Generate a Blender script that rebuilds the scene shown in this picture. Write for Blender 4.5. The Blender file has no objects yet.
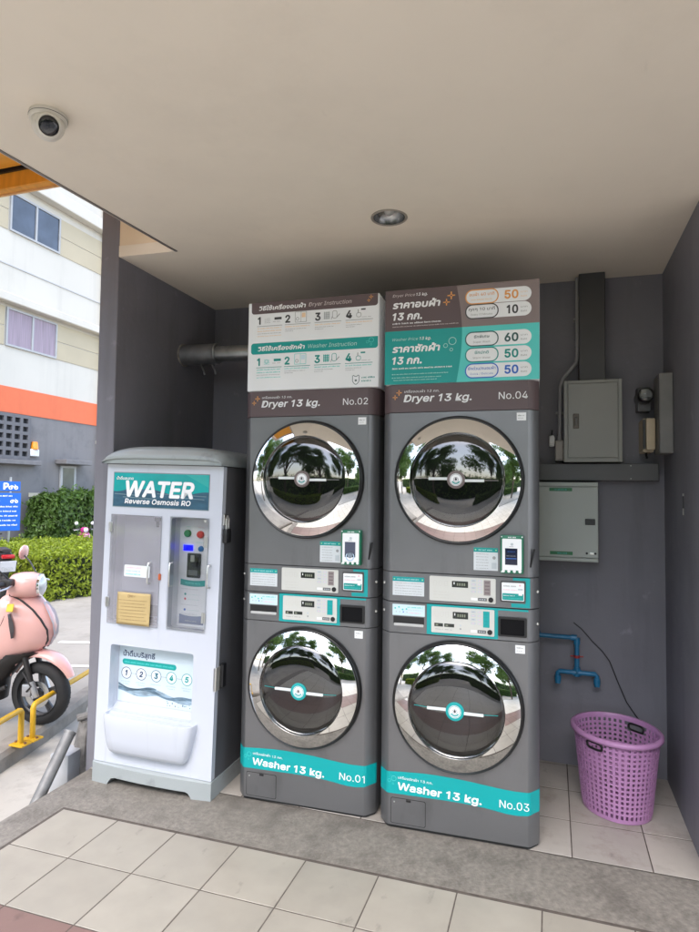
import bpy, bmesh, math, random, os
import numpy as np
from mathutils import Vector, Matrix
R = math.radians
random.seed(7)
SC = bpy.context.scene
COL = SC.collection

# ------------------------------------------------------------------ camera, world, sun, exposure
cam = bpy.data.cameras.new('camera'); co = bpy.data.objects.new('camera', cam); COL.objects.link(co)
SC.camera = co
yaw, pitch, roll = .3169, .0441, .0125
F = Vector((-math.sin(yaw)*math.cos(pitch), math.cos(yaw)*math.cos(pitch), math.sin(pitch)))
R0 = Vector((math.cos(yaw), math.sin(yaw), 0)); U0 = R0.cross(F)
RR = R0*math.cos(roll)+U0*math.sin(roll); UU = U0*math.cos(roll)-R0*math.sin(roll)
mw = Matrix.Identity(4)
for i in range(3):
    mw[i][0] = RR[i]; mw[i][1] = UU[i]; mw[i][2] = -F[i]
mw.translation = (1.4475, -2.7554, 1.4696)
co.matrix_world = mw
cam.sensor_fit = 'VERTICAL'; cam.sensor_height = 36; cam.lens = 617.07/932*36
cam.clip_start = .05; cam.clip_end = 2000
SC.render.resolution_x = 768; SC.render.resolution_y = 1024

SUN_EL, SUN_AZ = R(56), math.atan2(-.95, .05)      # direction towards the sun, angle from +x
world = bpy.data.worlds.new('World'); SC.world = world; world.use_nodes = True
wn = world.node_tree.nodes; wl = world.node_tree.links
sky = wn.new('ShaderNodeTexSky'); sky.sky_type = 'NISHITA'; sky.sun_disc = False
sky.sun_elevation = SUN_EL; sky.sun_rotation = math.pi/2-SUN_AZ
sky.air_density = 1.0; sky.dust_density = 2.2; sky.ozone_density = 1.0
bg = wn['Background']; bg.inputs['Strength'].default_value = .15
hs_ = wn.new('ShaderNodeHueSaturation'); hs_.inputs['Saturation'].default_value = .8      # thin overcast: a paler sky
wl.new(sky.outputs[0], hs_.inputs['Color']); wl.new(hs_.outputs[0], bg.inputs[0])
sd = bpy.data.lights.new('sun', 'SUN'); sd.energy = .42; sd.angle = R(50); sd.color = (1, .96, .89)
so = bpy.data.objects.new('sun', sd); COL.objects.link(so)
sdir = Vector((math.cos(SUN_AZ)*math.cos(SUN_EL), math.sin(SUN_AZ)*math.cos(SUN_EL), math.sin(SUN_EL)))
so.rotation_euler = sdir.to_track_quat('Z', 'Y').to_euler(); so.location = sdir*30
SC.view_settings.view_transform = 'Standard'; SC.view_settings.look = 'None'
SC.view_settings.exposure = 2.32; SC.view_settings.gamma = 1; SC.view_settings.use_curve_mapping = False
SC.render.engine = 'CYCLES'
cy = SC.cycles
cy.use_denoising = True; cy.max_bounces = 10; cy.diffuse_bounces = 6; cy.glossy_bounces = 5
cy.transmission_bounces = 8; cy.transparent_max_bounces = 12; cy.caustics_reflective = False; cy.caustics_refractive = False
cy.sample_clamp_indirect = 6

# ------------------------------------------------------------------ materials
MATS = {}
def mat(name, col, rough=.5, metal=0, var=.06, vscale=6, bump=0, bscale=80, spec=.5, coat=0, stain=None, emit=None, stretch=None, rvar=0):
    if name in MATS: return MATS[name]
    m = bpy.data.materials.new(name); m.use_nodes = True
    nt = m.node_tree; n = nt.nodes; l = nt.links; b = n['Principled BSDF']
    b.inputs['Roughness'].default_value = rough; b.inputs['Metallic'].default_value = metal
    b.inputs['Specular IOR Level'].default_value = spec; b.inputs['Coat Weight'].default_value = coat
    tc = n.new('ShaderNodeTexCoord'); src = tc.outputs['Object']
    if stretch:
        mp = n.new('ShaderNodeMapping'); mp.inputs['Scale'].default_value = stretch; l.new(src, mp.inputs['Vector']); src2 = mp.outputs[0]
    else: src2 = src
    nz = n.new('ShaderNodeTexNoise'); nz.inputs['Scale'].default_value = vscale; nz.inputs['Detail'].default_value = 5
    l.new(src2, nz.inputs['Vector'])
    rp = n.new('ShaderNodeValToRGB')
    rp.color_ramp.elements[0].position = .3; rp.color_ramp.elements[1].position = .7
    rp.color_ramp.elements[0].color = (*[max(0, c*(1-var)) for c in col], 1)
    rp.color_ramp.elements[1].color = (*[min(1, c*(1+var)) for c in col], 1)
    l.new(nz.outputs[0], rp.inputs[0]); out = rp.outputs[0]
    if stain:
        sc, sclr, lo, hi, amt = stain
        n2 = n.new('ShaderNodeTexNoise'); n2.inputs['Scale'].default_value = sc; n2.inputs['Detail'].default_value = 9; n2.inputs['Roughness'].default_value = .72
        l.new(src, n2.inputs['Vector'])
        r2 = n.new('ShaderNodeValToRGB'); r2.color_ramp.elements[0].position = lo; r2.color_ramp.elements[1].position = hi
        r2.color_ramp.elements[0].color = (0, 0, 0, 1); r2.color_ramp.elements[1].color = (amt, amt, amt, 1)
        l.new(n2.outputs[0], r2.inputs[0])
        mx = n.new('ShaderNodeMix'); mx.data_type = 'RGBA'
        l.new(r2.outputs[0], mx.inputs[0]); l.new(out, mx.inputs[6]); mx.inputs[7].default_value = (*sclr, 1)
        out = mx.outputs[2]
    l.new(out, b.inputs['Base Color'])
    if rvar:
        n4 = n.new('ShaderNodeTexNoise'); n4.inputs['Scale'].default_value = vscale*1.7; n4.inputs['Detail'].default_value = 6
        l.new(src, n4.inputs['Vector'])
        mr = n.new('ShaderNodeMapRange'); mr.inputs[1].default_value = .3; mr.inputs[2].default_value = .7
        mr.inputs[3].default_value = rough-rvar; mr.inputs[4].default_value = rough+rvar
        l.new(n4.outputs[0], mr.inputs[0]); l.new(mr.outputs[0], b.inputs['Roughness'])
    if bump:
        n3 = n.new('ShaderNodeTexNoise'); n3.inputs['Scale'].default_value = bscale; n3.inputs['Detail'].default_value = 4
        l.new(src2, n3.inputs['Vector'])
        bp = n.new('ShaderNodeBump'); bp.inputs['Strength'].default_value = bump; bp.inputs['Distance'].default_value = .01
        l.new(n3.outputs[0], bp.inputs['Height']); l.new(bp.outputs[0], b.inputs['Normal'])
    if emit:
        b.inputs['Emission Color'].default_value = (*emit[0], 1); b.inputs['Emission Strength'].default_value = emit[1]
    MATS[name] = m
    return m

def glassy(name, tint, gl=.12, rough=.01, ior=1.5):
    if name in MATS: return MATS[name]
    m = bpy.data.materials.new(name); m.use_nodes = True
    n = m.node_tree.nodes; l = m.node_tree.links; n.remove(n['Principled BSDF'])
    tr = n.new('ShaderNodeBsdfTransparent'); tr.inputs[0].default_value = (*tint, 1)
    gs = n.new('ShaderNodeBsdfGlossy'); gs.inputs['Roughness'].default_value = rough; gs.inputs[0].default_value = (1, 1, 1, 1)
    fr = n.new('ShaderNodeFresnel'); fr.inputs[0].default_value = ior
    nz = n.new('ShaderNodeTexNoise'); nz.inputs['Scale'].default_value = 5
    tc = n.new('ShaderNodeTexCoord'); l.new(tc.outputs['Object'], nz.inputs['Vector'])
    bp = n.new('ShaderNodeBump'); bp.inputs['Strength'].default_value = .04; bp.inputs['Distance'].default_value = .02
    l.new(nz.outputs[0], bp.inputs['Height']); l.new(bp.outputs[0], gs.inputs['Normal'])
    ad = n.new('ShaderNodeMath'); ad.operation = 'ADD'; ad.use_clamp = True; ad.inputs[1].default_value = gl
    l.new(fr.outputs[0], ad.inputs[0])
    mx = n.new('ShaderNodeMixShader'); l.new(ad.outputs[0], mx.inputs[0]); l.new(tr.outputs[0], mx.inputs[1]); l.new(gs.outputs[0], mx.inputs[2])
    l.new(mx.outputs[0], n['Material Output'].inputs[0])
    MATS[name] = m
    return m

def tinted(name, base, rough=.4, lo=.75, hi=1.2, bump=.15, bscale=30, stain=None):
    """base colour times a per-face 'tint' attribute (each tile, each leaf a little different)"""
    if name in MATS: return MATS[name]
    m = mat(name, base, rough, var=.05, vscale=9, bump=bump, bscale=bscale, stain=stain)
    n = m.node_tree.nodes; l = m.node_tree.links; b = n['Principled BSDF']
    src = b.inputs['Base Color'].links[0].from_socket
    at = n.new('ShaderNodeAttribute'); at.attribute_name = 'tint'
    mr = n.new('ShaderNodeMapRange'); mr.inputs[3].default_value = lo; mr.inputs[4].default_value = hi
    l.new(at.outputs['Fac'], mr.inputs[0])
    mx = n.new('ShaderNodeMix'); mx.data_type = 'RGBA'; mx.blend_type = 'MULTIPLY'; mx.inputs[0].default_value = 1
    l.new(src, mx.inputs[6]); l.new(mr.outputs[0], mx.inputs[7]); l.new(mx.outputs[2], b.inputs['Base Color'])
    return m

steel = mat('machine_steel', (.195, .196, .202), .38, .65, var=.06, vscale=3, rvar=.04)
steel_dk = mat('machine_seam', (.02, .02, .02), .6)
chrome = mat('chrome', (.74, .74, .73), .03, 1, var=.01)
brush = mat('brushed_metal', (.6, .6, .58), .28, 1, var=.08, vscale=20)
alu = mat('galvanised', (.42, .43, .44), .38, .9, var=.2, vscale=14)
black = mat('black_plastic', (.012, .012, .013), .35)
rubber = mat('rubber', (.014, .014, .015), .7, var=.2, vscale=20, bump=.2, bscale=60)
brown = mat('brown_film', (.112, .078, .082), .45, var=.03)
brown_lt = mat('taupe_film', (.24, .19, .185), .45, var=.03)
teal = mat('teal_film', (.0, .34, .345), .4, var=.03)
teal_dk = mat('deep_teal_film', (.0, .32, .295), .42, var=.03)
teal_lt = mat('light_teal_film', (.09, .60, .56), .42, var=.03)
white_p = mat('white_print', (.86, .87, .88), .5, var=.02)
white_b = mat('white_board', (.84, .86, .88), .5, var=.025, vscale=4)
ink = mat('dark_ink', (.05, .05, .055), .5, var=.02)
ink_grey = mat('grey_ink', (.33, .34, .34), .5, var=.02)
ink_teal = mat('teal_ink', (.0, .27, .24), .5, var=.02)
ink_org = mat('orange_ink', (.78, .36, .10), .5, var=.02)
ink_orl = mat('pale_orange_ink', (.85, .62, .40), .5, var=.02)
ink_blue = mat('blue_ink', (.03, .14, .55), .5, var=.02)
ink_red = mat('red_ink', (.6, .05, .08), .5, var=.02)
ink_pink = mat('pink_ink', (.85, .55, .6), .5, var=.02)
pale_blue = mat('pale_blue_film', (.62, .78, .84), .4, var=.03)
pale_panel = mat('pale_control_plate', (.62, .62, .58), .4, var=.025)
lcd = mat('dark_display', (.03, .035, .03), .15)
lcd_seg = mat('display_segments', (.2, .22, .16), .3)
col_grey = mat('key_column_grey', (.52, .57, .6), .4)

# ------------------------------------------------------------------ mesh helpers
class MB:
    def __init__(s): s.v = []; s.f = []; s.m = []; s.mats = []
    def mi(s, m):
        if m not in s.mats: s.mats.append(m)
        return s.mats.index(m)
    def add(s, vs, fs, m=None):
        o = len(s.v); s.v += [tuple(v) for v in vs]; k = s.mi(m)
        for f in fs: s.f.append(tuple(i+o for i in f)); s.m.append(k)
        return s
    def box(s, x0, x1, y0, y1, z0, z1, m=None, r=0, seg=2, rot=None, loc=None):
        bm = bmesh.new(); bmesh.ops.create_cube(bm, size=1)
        for v in bm.verts:
            v.co = Vector((x0+(v.co.x+.5)*(x1-x0), y0+(v.co.y+.5)*(y1-y0), z0+(v.co.z+.5)*(z1-z0)))
        if r: bmesh.ops.bevel(bm, geom=bm.edges[:], offset=r, segments=seg, profile=.5, affect='EDGES')
        s.bm(bm, m, rot, loc); return s
    def bm(s, bm, m=None, rot=None, loc=None):
        bm.verts.index_update()
        vs = []
        for v in bm.verts:
            c = v.co.copy()
            if rot is not None: c = rot @ c
            if loc is not None: c = c+Vector(loc)
            vs.append(tuple(c))
        s.add(vs, [[v.index for v in f.verts] for f in bm.faces], m); bm.free()
    def tube(s, pts, r, m=None, seg=10, cap=True):
        pts = [Vector(p) for p in pts]; n = len(pts)
        rs = r if isinstance(r, (list, tuple)) else [r]*n
        tans = []
        for i in range(n):
            a = pts[max(i-1, 0)]; b = pts[min(i+1, n-1)]; tans.append((b-a).normalized())
        up = Vector((0, 0, 1)) if abs(tans[0].z) < .9 else Vector((1, 0, 0))
        N = (up-tans[0]*up.dot(tans[0])).normalized(); vs = []; fs = []
        for i in range(n):
            N = (N-tans[i]*N.dot(tans[i])).normalized(); B = tans[i].cross(N)
            for k in range(seg):
                a = 2*math.pi*k/seg; vs.append(pts[i]+(N*math.cos(a)+B*math.sin(a))*rs[i])
        for i in range(n-1):
            for k in range(seg):
                k2 = (k+1) % seg; fs.append((i*seg+k, i*seg+k2, (i+1)*seg+k2, (i+1)*seg+k))
        if cap: fs.append(tuple(range(seg))[::-1]); fs.append(tuple((n-1)*seg+k for k in range(seg)))
        return s.add(vs, fs, m)
    def lathe(s, prof, c=(0, 0, 0), axis='Z', m=None, seg=48, mtx=None):
        """prof: (radius, height along axis); for axis 'Y' height grows towards +y"""
        vs = []; fs = []; n = len(prof)
        for r, h in prof:
            for k in range(seg):
                a = 2*math.pi*k/seg; x, y = r*math.cos(a), r*math.sin(a)
                p = (x, y, h) if axis == 'Z' else ((x, h, y) if axis == 'Y' else (h, x, y))
                p = Vector(p)
                if mtx is not None: p = mtx @ p
                vs.append(p+Vector(c))
        for i in range(n-1):
            for k in range(seg):
                k2 = (k+1) % seg
                q = (i*seg+k, i*seg+k2, (i+1)*seg+k2, (i+1)*seg+k)
                fs.append(q if axis != 'Y' else q[::-1])
        return s.add(vs, fs, m)
    def loft(s, loops, m=None, cap=True):
        n = len(loops[0]); vs = [v for L in loops for v in L]; fs = []
        for i in range(len(loops)-1):
            for k in range(n):
                k2 = (k+1) % n; fs.append((i*n+k, i*n+k2, (i+1)*n+k2, (i+1)*n+k))
        if cap: fs.append(tuple(range(n))[::-1]); fs.append(tuple((len(loops)-1)*n+k for k in range(n)))
        return s.add(vs, fs, m)
    def prism(s, poly, z0, z1, m=None):
        n = len(poly); vs = [(x, y, z0) for x, y in poly]+[(x, y, z1) for x, y in poly]
        fs = [(k, (k+1) % n, n+(k+1) % n, n+k) for k in range(n)]+[tuple(range(n))[::-1], tuple(range(n, 2*n))]
        return s.add(vs, fs, m)
    def holed(s, outer, holes, y, m=None, depth=0, hm=None):
        """flat face in the xz plane at y (facing -y) with holes; reveals go back by depth"""
        bm = bmesh.new(); es = []
        for loop in [outer]+holes:
            vs = [bm.verts.new((x, y, z)) for x, z in loop]
            for i in range(len(vs)): es.append(bm.edges.new((vs[i], vs[(i+1) % len(vs)])))
        bmesh.ops.triangle_fill(bm, use_beauty=True, use_dissolve=False, edges=es, normal=(0, -1, 0))
        bmesh.ops.recalc_face_normals(bm, faces=bm.faces[:])
        for f in bm.faces:
            if f.normal.y > 0: f.normal_flip()
        s.bm(bm, m)
        if depth:
            for loop in holes:
                n = len(loop); vs = [(x, y, z) for x, z in loop]+[(x, y+depth, z) for x, z in loop]
                s.add(vs, [(k, (k+1) % n, n+(k+1) % n, n+k) for k in range(n)], hm or m)
        return s
    def build(s, name, parent=None, smooth=35, m=None, normals=True):
        me = bpy.data.meshes.new(name); me.from_pydata(s.v, [], s.f)
        mm = [x for x in s.mats]
        for x in mm: me.materials.append(x or m)
        me.polygons.foreach_set('material_index', s.m)
        if normals:
            bm = bmesh.new(); bm.from_mesh(me); bmesh.ops.recalc_face_normals(bm, faces=bm.faces[:]); bm.to_mesh(me); bm.free()
        if smooth:
            me.polygons.foreach_set('use_smooth', [True]*len(me.polygons)); me.set_sharp_from_angle(angle=R(smooth))
        me.update()
        o = bpy.data.objects.new(name, me); COL.objects.link(o)
        if parent: o.parent = parent
        return o

def circle(cx, cz, r, n=48, a0=0): return [(cx+r*math.cos(a0+2*math.pi*k/n), cz+r*math.sin(a0+2*math.pi*k/n)) for k in range(n)]
def rrect(x0, z0, x1, z1, r, n=5, corners=(1, 1, 1, 1)):
    """corners: bl, br, tr, tl"""
    out = []
    for (cx, cz, a), on in zip(((x0, z0, 180), (x1, z0, 270), (x1, z1, 0), (x0, z1, 90)), corners):
        if not on: out.append((cx, cz)); continue
        px = cx+(r if cx == x0 else -r); pz = cz+(r if cz == z0 else -r)
        for k in range(n+1):
            t = R(a+90*k/n); out.append((px+r*math.cos(t), pz+r*math.sin(t)))
    return out

_FD = os.path.join(bpy.utils.resource_path('LOCAL'), 'datafiles', 'fonts')
def _font(n):
    try: return bpy.data.fonts.load(os.path.join(_FD, n))
    except Exception: return None
LATIN, ONE = _font('Inter.woff2'), _font('NotoSansHebrew-Regular.woff2')
RAW = {}
def run_raw(s, font, res=3):
    k = (s, font.name if font else '')
    if k in RAW: return RAW[k]
    c = bpy.data.curves.new('lettering', 'FONT'); c.body = s; c.size = 1; c.resolution_u = res
    if font: c.font = font
    o = bpy.data.objects.new('lettering', c); COL.objects.link(o)
    dg = bpy.context.evaluated_depsgraph_get()
    me = bpy.data.meshes.new_from_object(o.evaluated_get(dg))
    vs = [(v.co.x, v.co.y) for v in me.vertices]; fs = [tuple(p.vertices) for p in me.polygons]
    bpy.data.objects.remove(o); bpy.data.curves.remove(c); bpy.data.meshes.remove(me)
    RAW[k] = (vs, fs); return RAW[k]
def hgt(font):
    vs = run_raw('H', font)[0]; return (max(v[1] for v in vs), max(v[0] for v in vs))
TXT = {}
def text_raw(s, bold, italic):
    """outlines of a line of lettering, cap height 1: Thai, the figure 1 and the rest each from the face that has it; bold by overprinting"""
    k = (s, bold, italic)
    if k in TXT: return TXT[k]
    runs = []
    for ch in s:
        c = 'T' if '\u0e00' <= ch <= '\u0e7f' else ('1' if ch == '1' else 'L')
        if ch == ' ' and runs: c = runs[-1][0]
        if runs and runs[-1][0] == c: runs[-1][1] += ch
        else: runs.append([c, ch])
    V = []; Fc = []; pen = 0
    for c, t in runs:
        font = {'T': None, '1': ONE, 'L': LATIN}[c]; h, hx = hgt(font); sc = 1/h*(1.0 if c != 'T' else .98)
        vs, fs = run_raw(t, font); o = len(V)
        V += [(pen+x*sc, y*sc) for x, y in vs]; Fc += [tuple(i+o for i in f) for f in fs]
        pen += (max(v[0] for v in run_raw(t+'H', font)[0])-hx)*sc
    V = [(x+y*italic, y) for x, y in V]
    TXT[k] = (V, Fc); return TXT[k]
class Art:
    """flat print on a front face: shapes in (x, z), stacked towards -y"""
    def __init__(s, y=0, step=.0006, fn=None):
        s.mb = MB(); s.y = y; s.step = step; s.fn = fn or (lambda x, z, d: (x, s.y-d, z))
    def poly(s, pts, m, k=1):
        s.mb.add([s.fn(x, z, k*s.step) for x, z in pts], [tuple(range(len(pts)))], m); return s
    def rect(s, x0, z0, x1, z1, m, k=1): return s.poly([(x0, z0), (x1, z0), (x1, z1), (x0, z1)], m, k)
    def disc(s, cx, cz, r, m, k=1, n=32): return s.poly(circle(cx, cz, r, n), m, k)
    def strip(s, a, b, m, k=1):
        n = len(a); vs = [s.fn(x, z, k*s.step) for x, z in a]+[s.fn(x, z, k*s.step) for x, z in b]
        s.mb.add(vs, [(i, i+1, n+i+1, n+i) for i in range(n-1)], m); return s
    def ring(s, cx, cz, r0, r1, m, k=1, n=32):
        A = circle(cx, cz, r0, n); B = circle(cx, cz, r1, n)
        return s.strip(A+A[:1], B+B[:1], m, k)
    def outline(s, pts, w, m, k=1):
        for i in range(len(pts)): s.line(*pts[i], *pts[(i+1) % len(pts)], w, m, k)
        return s
    def line(s, x0, z0, x1, z1, w, m, k=1):
        d = Vector((x1-x0, z1-z0)); L = d.length or 1; nx, nz = -d.y/L*w/2, d.x/L*w/2
        return s.poly([(x0-nx, z0-nz), (x1-nx, z1-nz), (x1+nx, z1+nz), (x0+nx, z0+nz)], m, k)
    def text(s, t, x, z, h, m, k=2, width=None, bold=.0, italic=0, center=False, rot=0):
        vs, fs = text_raw(t, 0, italic)
        x0 = min(v[0] for v in vs); x1 = max(v[0] for v in vs)
        bw_ = bold*1.15*h
        sx = (width-2*bw_)/(x1-x0) if width else h
        off = x-(x1-x0)*sx/2 if center else x+bw_
        dirs = [(0, 0)]
        if bold: dirs += [(math.cos(R(45*j)), math.sin(R(45*j))) for j in range(8)]
        for j, (dx, dz) in enumerate(dirs):
            P = [(off+(a-x0)*sx+dx*bw_, z+b*h+dz*bw_) for a, b in vs]
            if rot: P = [(x+(a-x)*math.cos(rot)-(b-z)*math.sin(rot), z+(a-x)*math.sin(rot)+(b-z)*math.cos(rot)) for a, b in P]
            s.mb.add([s.fn(a, b, k*s.step+j*3e-5) for a, b in P], fs, m)
        return s
    def dashes(s, x0, x1, z, h, m, k=2, seed=0):
        """a line of writing too small to read in the photograph: letter-sized strokes set in words"""
        rr = random.Random(seed+int(x0*1e4)+int(z*1e4)); x = x0
        if h < .0022:
            while x < x1-.004:
                w = min(rr.uniform(.010, .034), x1-x); s.rect(x, z, x+w, z+h, m, k); x += w+.005
            return s
        while x < x1-h*.5:
            for j in range(rr.randint(3, 8)):
                w = h*rr.uniform(.38, .72); g = h*.17
                if x+w > x1: break
                c = rr.random(); t = h*.24; hh = h*rr.choice((.74, .74, .78, 1))
                if c < .45: s.rect(x, z, x+t, z+hh, m, k); s.rect(x+w-t, z, x+w, z+hh*.95, m, k); s.rect(x+t, z+hh-t, x+w-t, z+hh, m, k)
                elif c < .7: s.rect(x, z, x+w, z+t, m, k); s.rect(x+w-t, z+t, x+w, z+hh, m, k); s.rect(x, z+hh*.5, x+w-t, z+hh*.5+t, m, k)
                elif c < .88: s.rect(x+w*.3, z, x+w*.3+t*1.2, z+hh, m, k); s.rect(x+w*.3+t*1.2, z+hh-t, x+w, z+hh, m, k)
                else: s.rect(x, z, x+w, z+t, m, k); s.rect(x, z+hh*.55, x+w, z+hh*.55+t, m, k); s.rect(x, z+t, x+t, z+hh*.55, m, k)
                x += w+g
            x += h*.5
        return s
    def build(s, name, parent): return s.mb.build(name, parent, smooth=0)

def thing(name, label, cat, loc=(0, 0, 0), rz=0, group=None, ry=0):
    o = bpy.data.objects.new(name, None); o.empty_display_size = .1; COL.objects.link(o)
    o.location = loc; o.rotation_euler = (0, ry, rz); o['label'] = label; o['category'] = cat
    if group: o['group'] = group
    return o
def tag(o, label, cat, group=None):
    o['label'] = label; o['category'] = cat
    if group: o['group'] = group
    return o
def struct(o, kind='structure'): o['kind'] = kind; return o
def copy_tree(o, parent=None):
    c = o.copy(); COL.objects.link(c)
    if parent: c.parent = parent
    for ch in list(o.children): copy_tree(ch, c)
    return c
def set_tint(o, vals):
    a = o.data.attributes.new('tint', 'FLOAT', 'FACE'); a.data.foreach_set('value', vals)

# ------------------------------------------------------------------ the setting: floors, walls, ceiling
wall_m = mat('grey_wall_paint', (.20, .197, .225), .55, var=.07, vscale=2.2, bump=.14, bscale=35, stain=(2.6, (.25, .24, .25), .55, .8, .4), spec=.35, rvar=.08)
ceil_m = mat('ceiling_paint', (.83, .755, .64), .7, var=.025, vscale=1.6, bump=.03, bscale=40, stain=(1.1, (.72, .65, .545), .5, .72, .5))
fascia_m = mat('fascia_paint', (.78, .65, .48), .7, var=.04, vscale=3)
conc_m = mat('stained_concrete', (.20, .183, .16), .72, var=.22, vscale=42, bump=.35, bscale=90, stain=(5.2, (.075, .066, .058), .50, .60, .48), rvar=.12)
grout_m = mat('dark_grout', (.085, .07, .06), .9, var=.3, vscale=30)
tile_m = tinted('glazed_tile', (.305, .282, .240), .38, .93, 1.05, bump=.03, bscale=25, stain=(2.6, (.25, .225, .19), .58, .8, .4))
tileo_m = tinted('bounce_tile', (.52, .49, .43), .4, .93, 1.05, bump=.03, bscale=25)  # unseen front paving, made paler to bounce light up onto signs and ceiling
tileb_m = tinted('brown_tile', (.17, .105, .09), .4, .9, 1.08, bump=.04, bscale=25)
tiled_m = tinted('alcove_tile', (.40, .37, .335), .45, .9, 1.06, bump=.04, bscale=25, stain=(5, (.22, .18, .14), .52, .74, .75))
pad_m = mat('car_park_concrete', (.28, .26, .23), .85, var=.12, vscale=1.3, bump=.15, bscale=30, stain=(1.9, (.15, .135, .115), .5, .72, .7))
road_m = mat('driveway_concrete', (.42, .39, .34), .85, var=.1, vscale=.8, bump=.15, bscale=30, stain=(2.7, (.20, .18, .155), .5, .72, .7))
kerb_m = mat('kerb_concrete', (.25, .225, .195), .85, var=.2, vscale=7, bump=.3, bscale=40, stain=(6, (.16, .14, .12), .5, .7, .7))

def wear(m, scale, stretch, lo, hi, amt, dark=True):
    n = m.node_tree.nodes; l = m.node_tree.links; b_ = n['Principled BSDF']
    src = b_.inputs['Base Color'].links[0].from_socket
    tc = n.new('ShaderNodeTexCoord'); mp = n.new('ShaderNodeMapping'); mp.inputs['Scale'].default_value = stretch; l.new(tc.outputs['Object'], mp.inputs['Vector'])
    nz = n.new('ShaderNodeTexNoise'); nz.inputs['Scale'].default_value = scale; nz.inputs['Detail'].default_value = 8; nz.inputs['Roughness'].default_value = .62; l.new(mp.outputs[0], nz.inputs['Vector'])
    mr = n.new('ShaderNodeMapRange'); mr.inputs[1].default_value = lo; mr.inputs[2].default_value = hi; mr.inputs[3].default_value = 1; mr.inputs[4].default_value = 1-amt if dark else 1+amt
    l.new(nz.outputs[0], mr.inputs[0])
    mx = n.new('ShaderNodeMix'); mx.data_type = 'RGBA'; mx.blend_type = 'MULTIPLY'; mx.inputs[0].default_value = 1
    l.new(src, mx.inputs[6]); l.new(mr.outputs[0], mx.inputs[7]); l.new(mx.outputs[2], b_.inputs['Base Color'])
wear(wall_m, 2.2, (3, 3, .35), .52, .72, .16); wear(wall_m, 9, (1, 1, 1), .64, .72, .28, False)
wear(ceil_m, 1.3, (1, 1, 1), .5, .7, .05); wear(ceil_m, 14, (1, .3, 1), .68, .76, .07)
for m_ in (tile_m, tiled_m, tileb_m): wear(m_, 11, (1, .5, 1), .63, .72, .30); wear(m_, 2.4, (1, 1, 1), .48, .66, .09)
wear(steel, 5, (1.5, 1, .5), .55, .72, .16); wear(steel, 30, (1, 1, 1), .68, .74, .18)

GZ, DZ = -.25, -.36
b = MB(); b.add([(-400, -400, DZ), (400, -400, DZ), (400, 400, DZ), (-400, 400, DZ)], [(0, 1, 2, 3)], road_m)
struct(b.build('driveway'))
k0, k1 = Vector((-1.70, -.42)), Vector((-2.19, 1.458)); kd = (k1-k0).normalized()
ka, kb = k0-kd*2.0, k0+kd*14; kn = Vector((-kd.y, kd.x))          # kn points left, into the car park
b = MB()
pl = [ka+kn*.14, kb+kn*.14, kb+kn*60, ka+kn*60]
b.prism([(p.x, p.y) for p in pl][::-1], DZ, GZ-.004, pad_m)
struct(b.build('car_park', smooth=0))
bm = bmesh.new()
n = 40
prof = [(0, DZ-.05), (.012, GZ-.03), (.035, GZ), (.16, GZ+.001), (.16, DZ-.05)]
rr = random.Random(3); b = MB(); loops = []
for i in range(n+1):
    p = ka+(kb-ka)*(i/n); j = rr.uniform(-.012, .012)
    loops.append([(p.x+kn.x*(d+(j if d < .05 else 0)), p.y+kn.y*(d+(j if d < .05 else 0)), z) for d, z in prof])
b.loft(loops, kerb_m); bm.free()
struct(b.build('kerb', smooth=30))
line_m = mat('worn_road_paint', (.66, .65, .6), .8, var=.15, vscale=9, stain=(7, (.42, .39, .34), .5, .62, 1))
for (ux, uy, a, L, w) in ((-3.55, 3.02, .25, .62, .09), (-5.35, 2.35, .25, 1.5, .1), (-3.1, 2.2, .25, .6, .07), (-7.2, 8.2, .25, 2.2, .1), (-8.6, 5.2, .25, 2.2, .1)):
    c, s_ = math.cos(a), math.sin(a); b = MB()
    b.add([(ux+c*L*p-s_*w*q, uy+s_*L*p+c*w*q, GZ) for p, q in ((-.5, -.5), (.5, -.5), (.5, .5), (-.5, .5))], [(0, 1, 2, 3)], line_m)
    struct(b.build('parking_line', smooth=0))

# concrete platform with the tiles laid in it
b = MB(); b.box(-.88, 7, -4.2, 1.3, -.5, 0, conc_m, r=.008, seg=1); struct(b.build('concrete_floor'))
def tiles(name, x0, y0, nx, ny, s, m, gap=.005, skip=None, frame=None):
    b = MB(); tv = []
    X0, X1, Y0, Y1 = frame or (x0-.004, x0+nx*s+.004, y0-.004, y0+ny*s+.004)
    b.add([(X0, Y0, .003), (X1, Y0, .003), (X1, Y1, .003), (X0, Y1, .003)], [(0, 1, 2, 3)], grout_m); tv.append(.5)
    rr = random.Random(name)
    for i in range(nx):
        for j in range(ny):
            if skip and skip(i, j): continue
            xa, xb, ya, yb = x0+i*s+gap/2, x0+(i+1)*s-gap/2, y0+j*s+gap/2, y0+(j+1)*s-gap/2
            h = .0042+rr.uniform(-.0003, .0003); e = .0018; t = rr.random()
            vs = [(xa, ya, .003), (xb, ya, .003), (xb, yb, .003), (xa, yb, .003), (xa+e, ya+e, h), (xb-e, ya+e, h), (xb-e, yb-e, h), (xa+e, yb-e, h)]
            b.add(vs, [(4, 5, 6, 7), (0, 1, 5, 4), (1, 2, 6, 5), (2, 3, 7, 6), (3, 0, 4, 7)], m); tv += [t]*5
    o = b.build(name, smooth=0); set_tint(o, tv); return struct(o)
tiles('tiled_pavement', -.687, -.999, 24, 2, .3, tile_m, frame=(-.70, 6.52, -.999, -.386))
tiles('brown_tile_border', -.687, -1.599, 24, 2, .3, tileb_m, frame=(-.70, 6.52, -1.61, -.9995))
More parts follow.
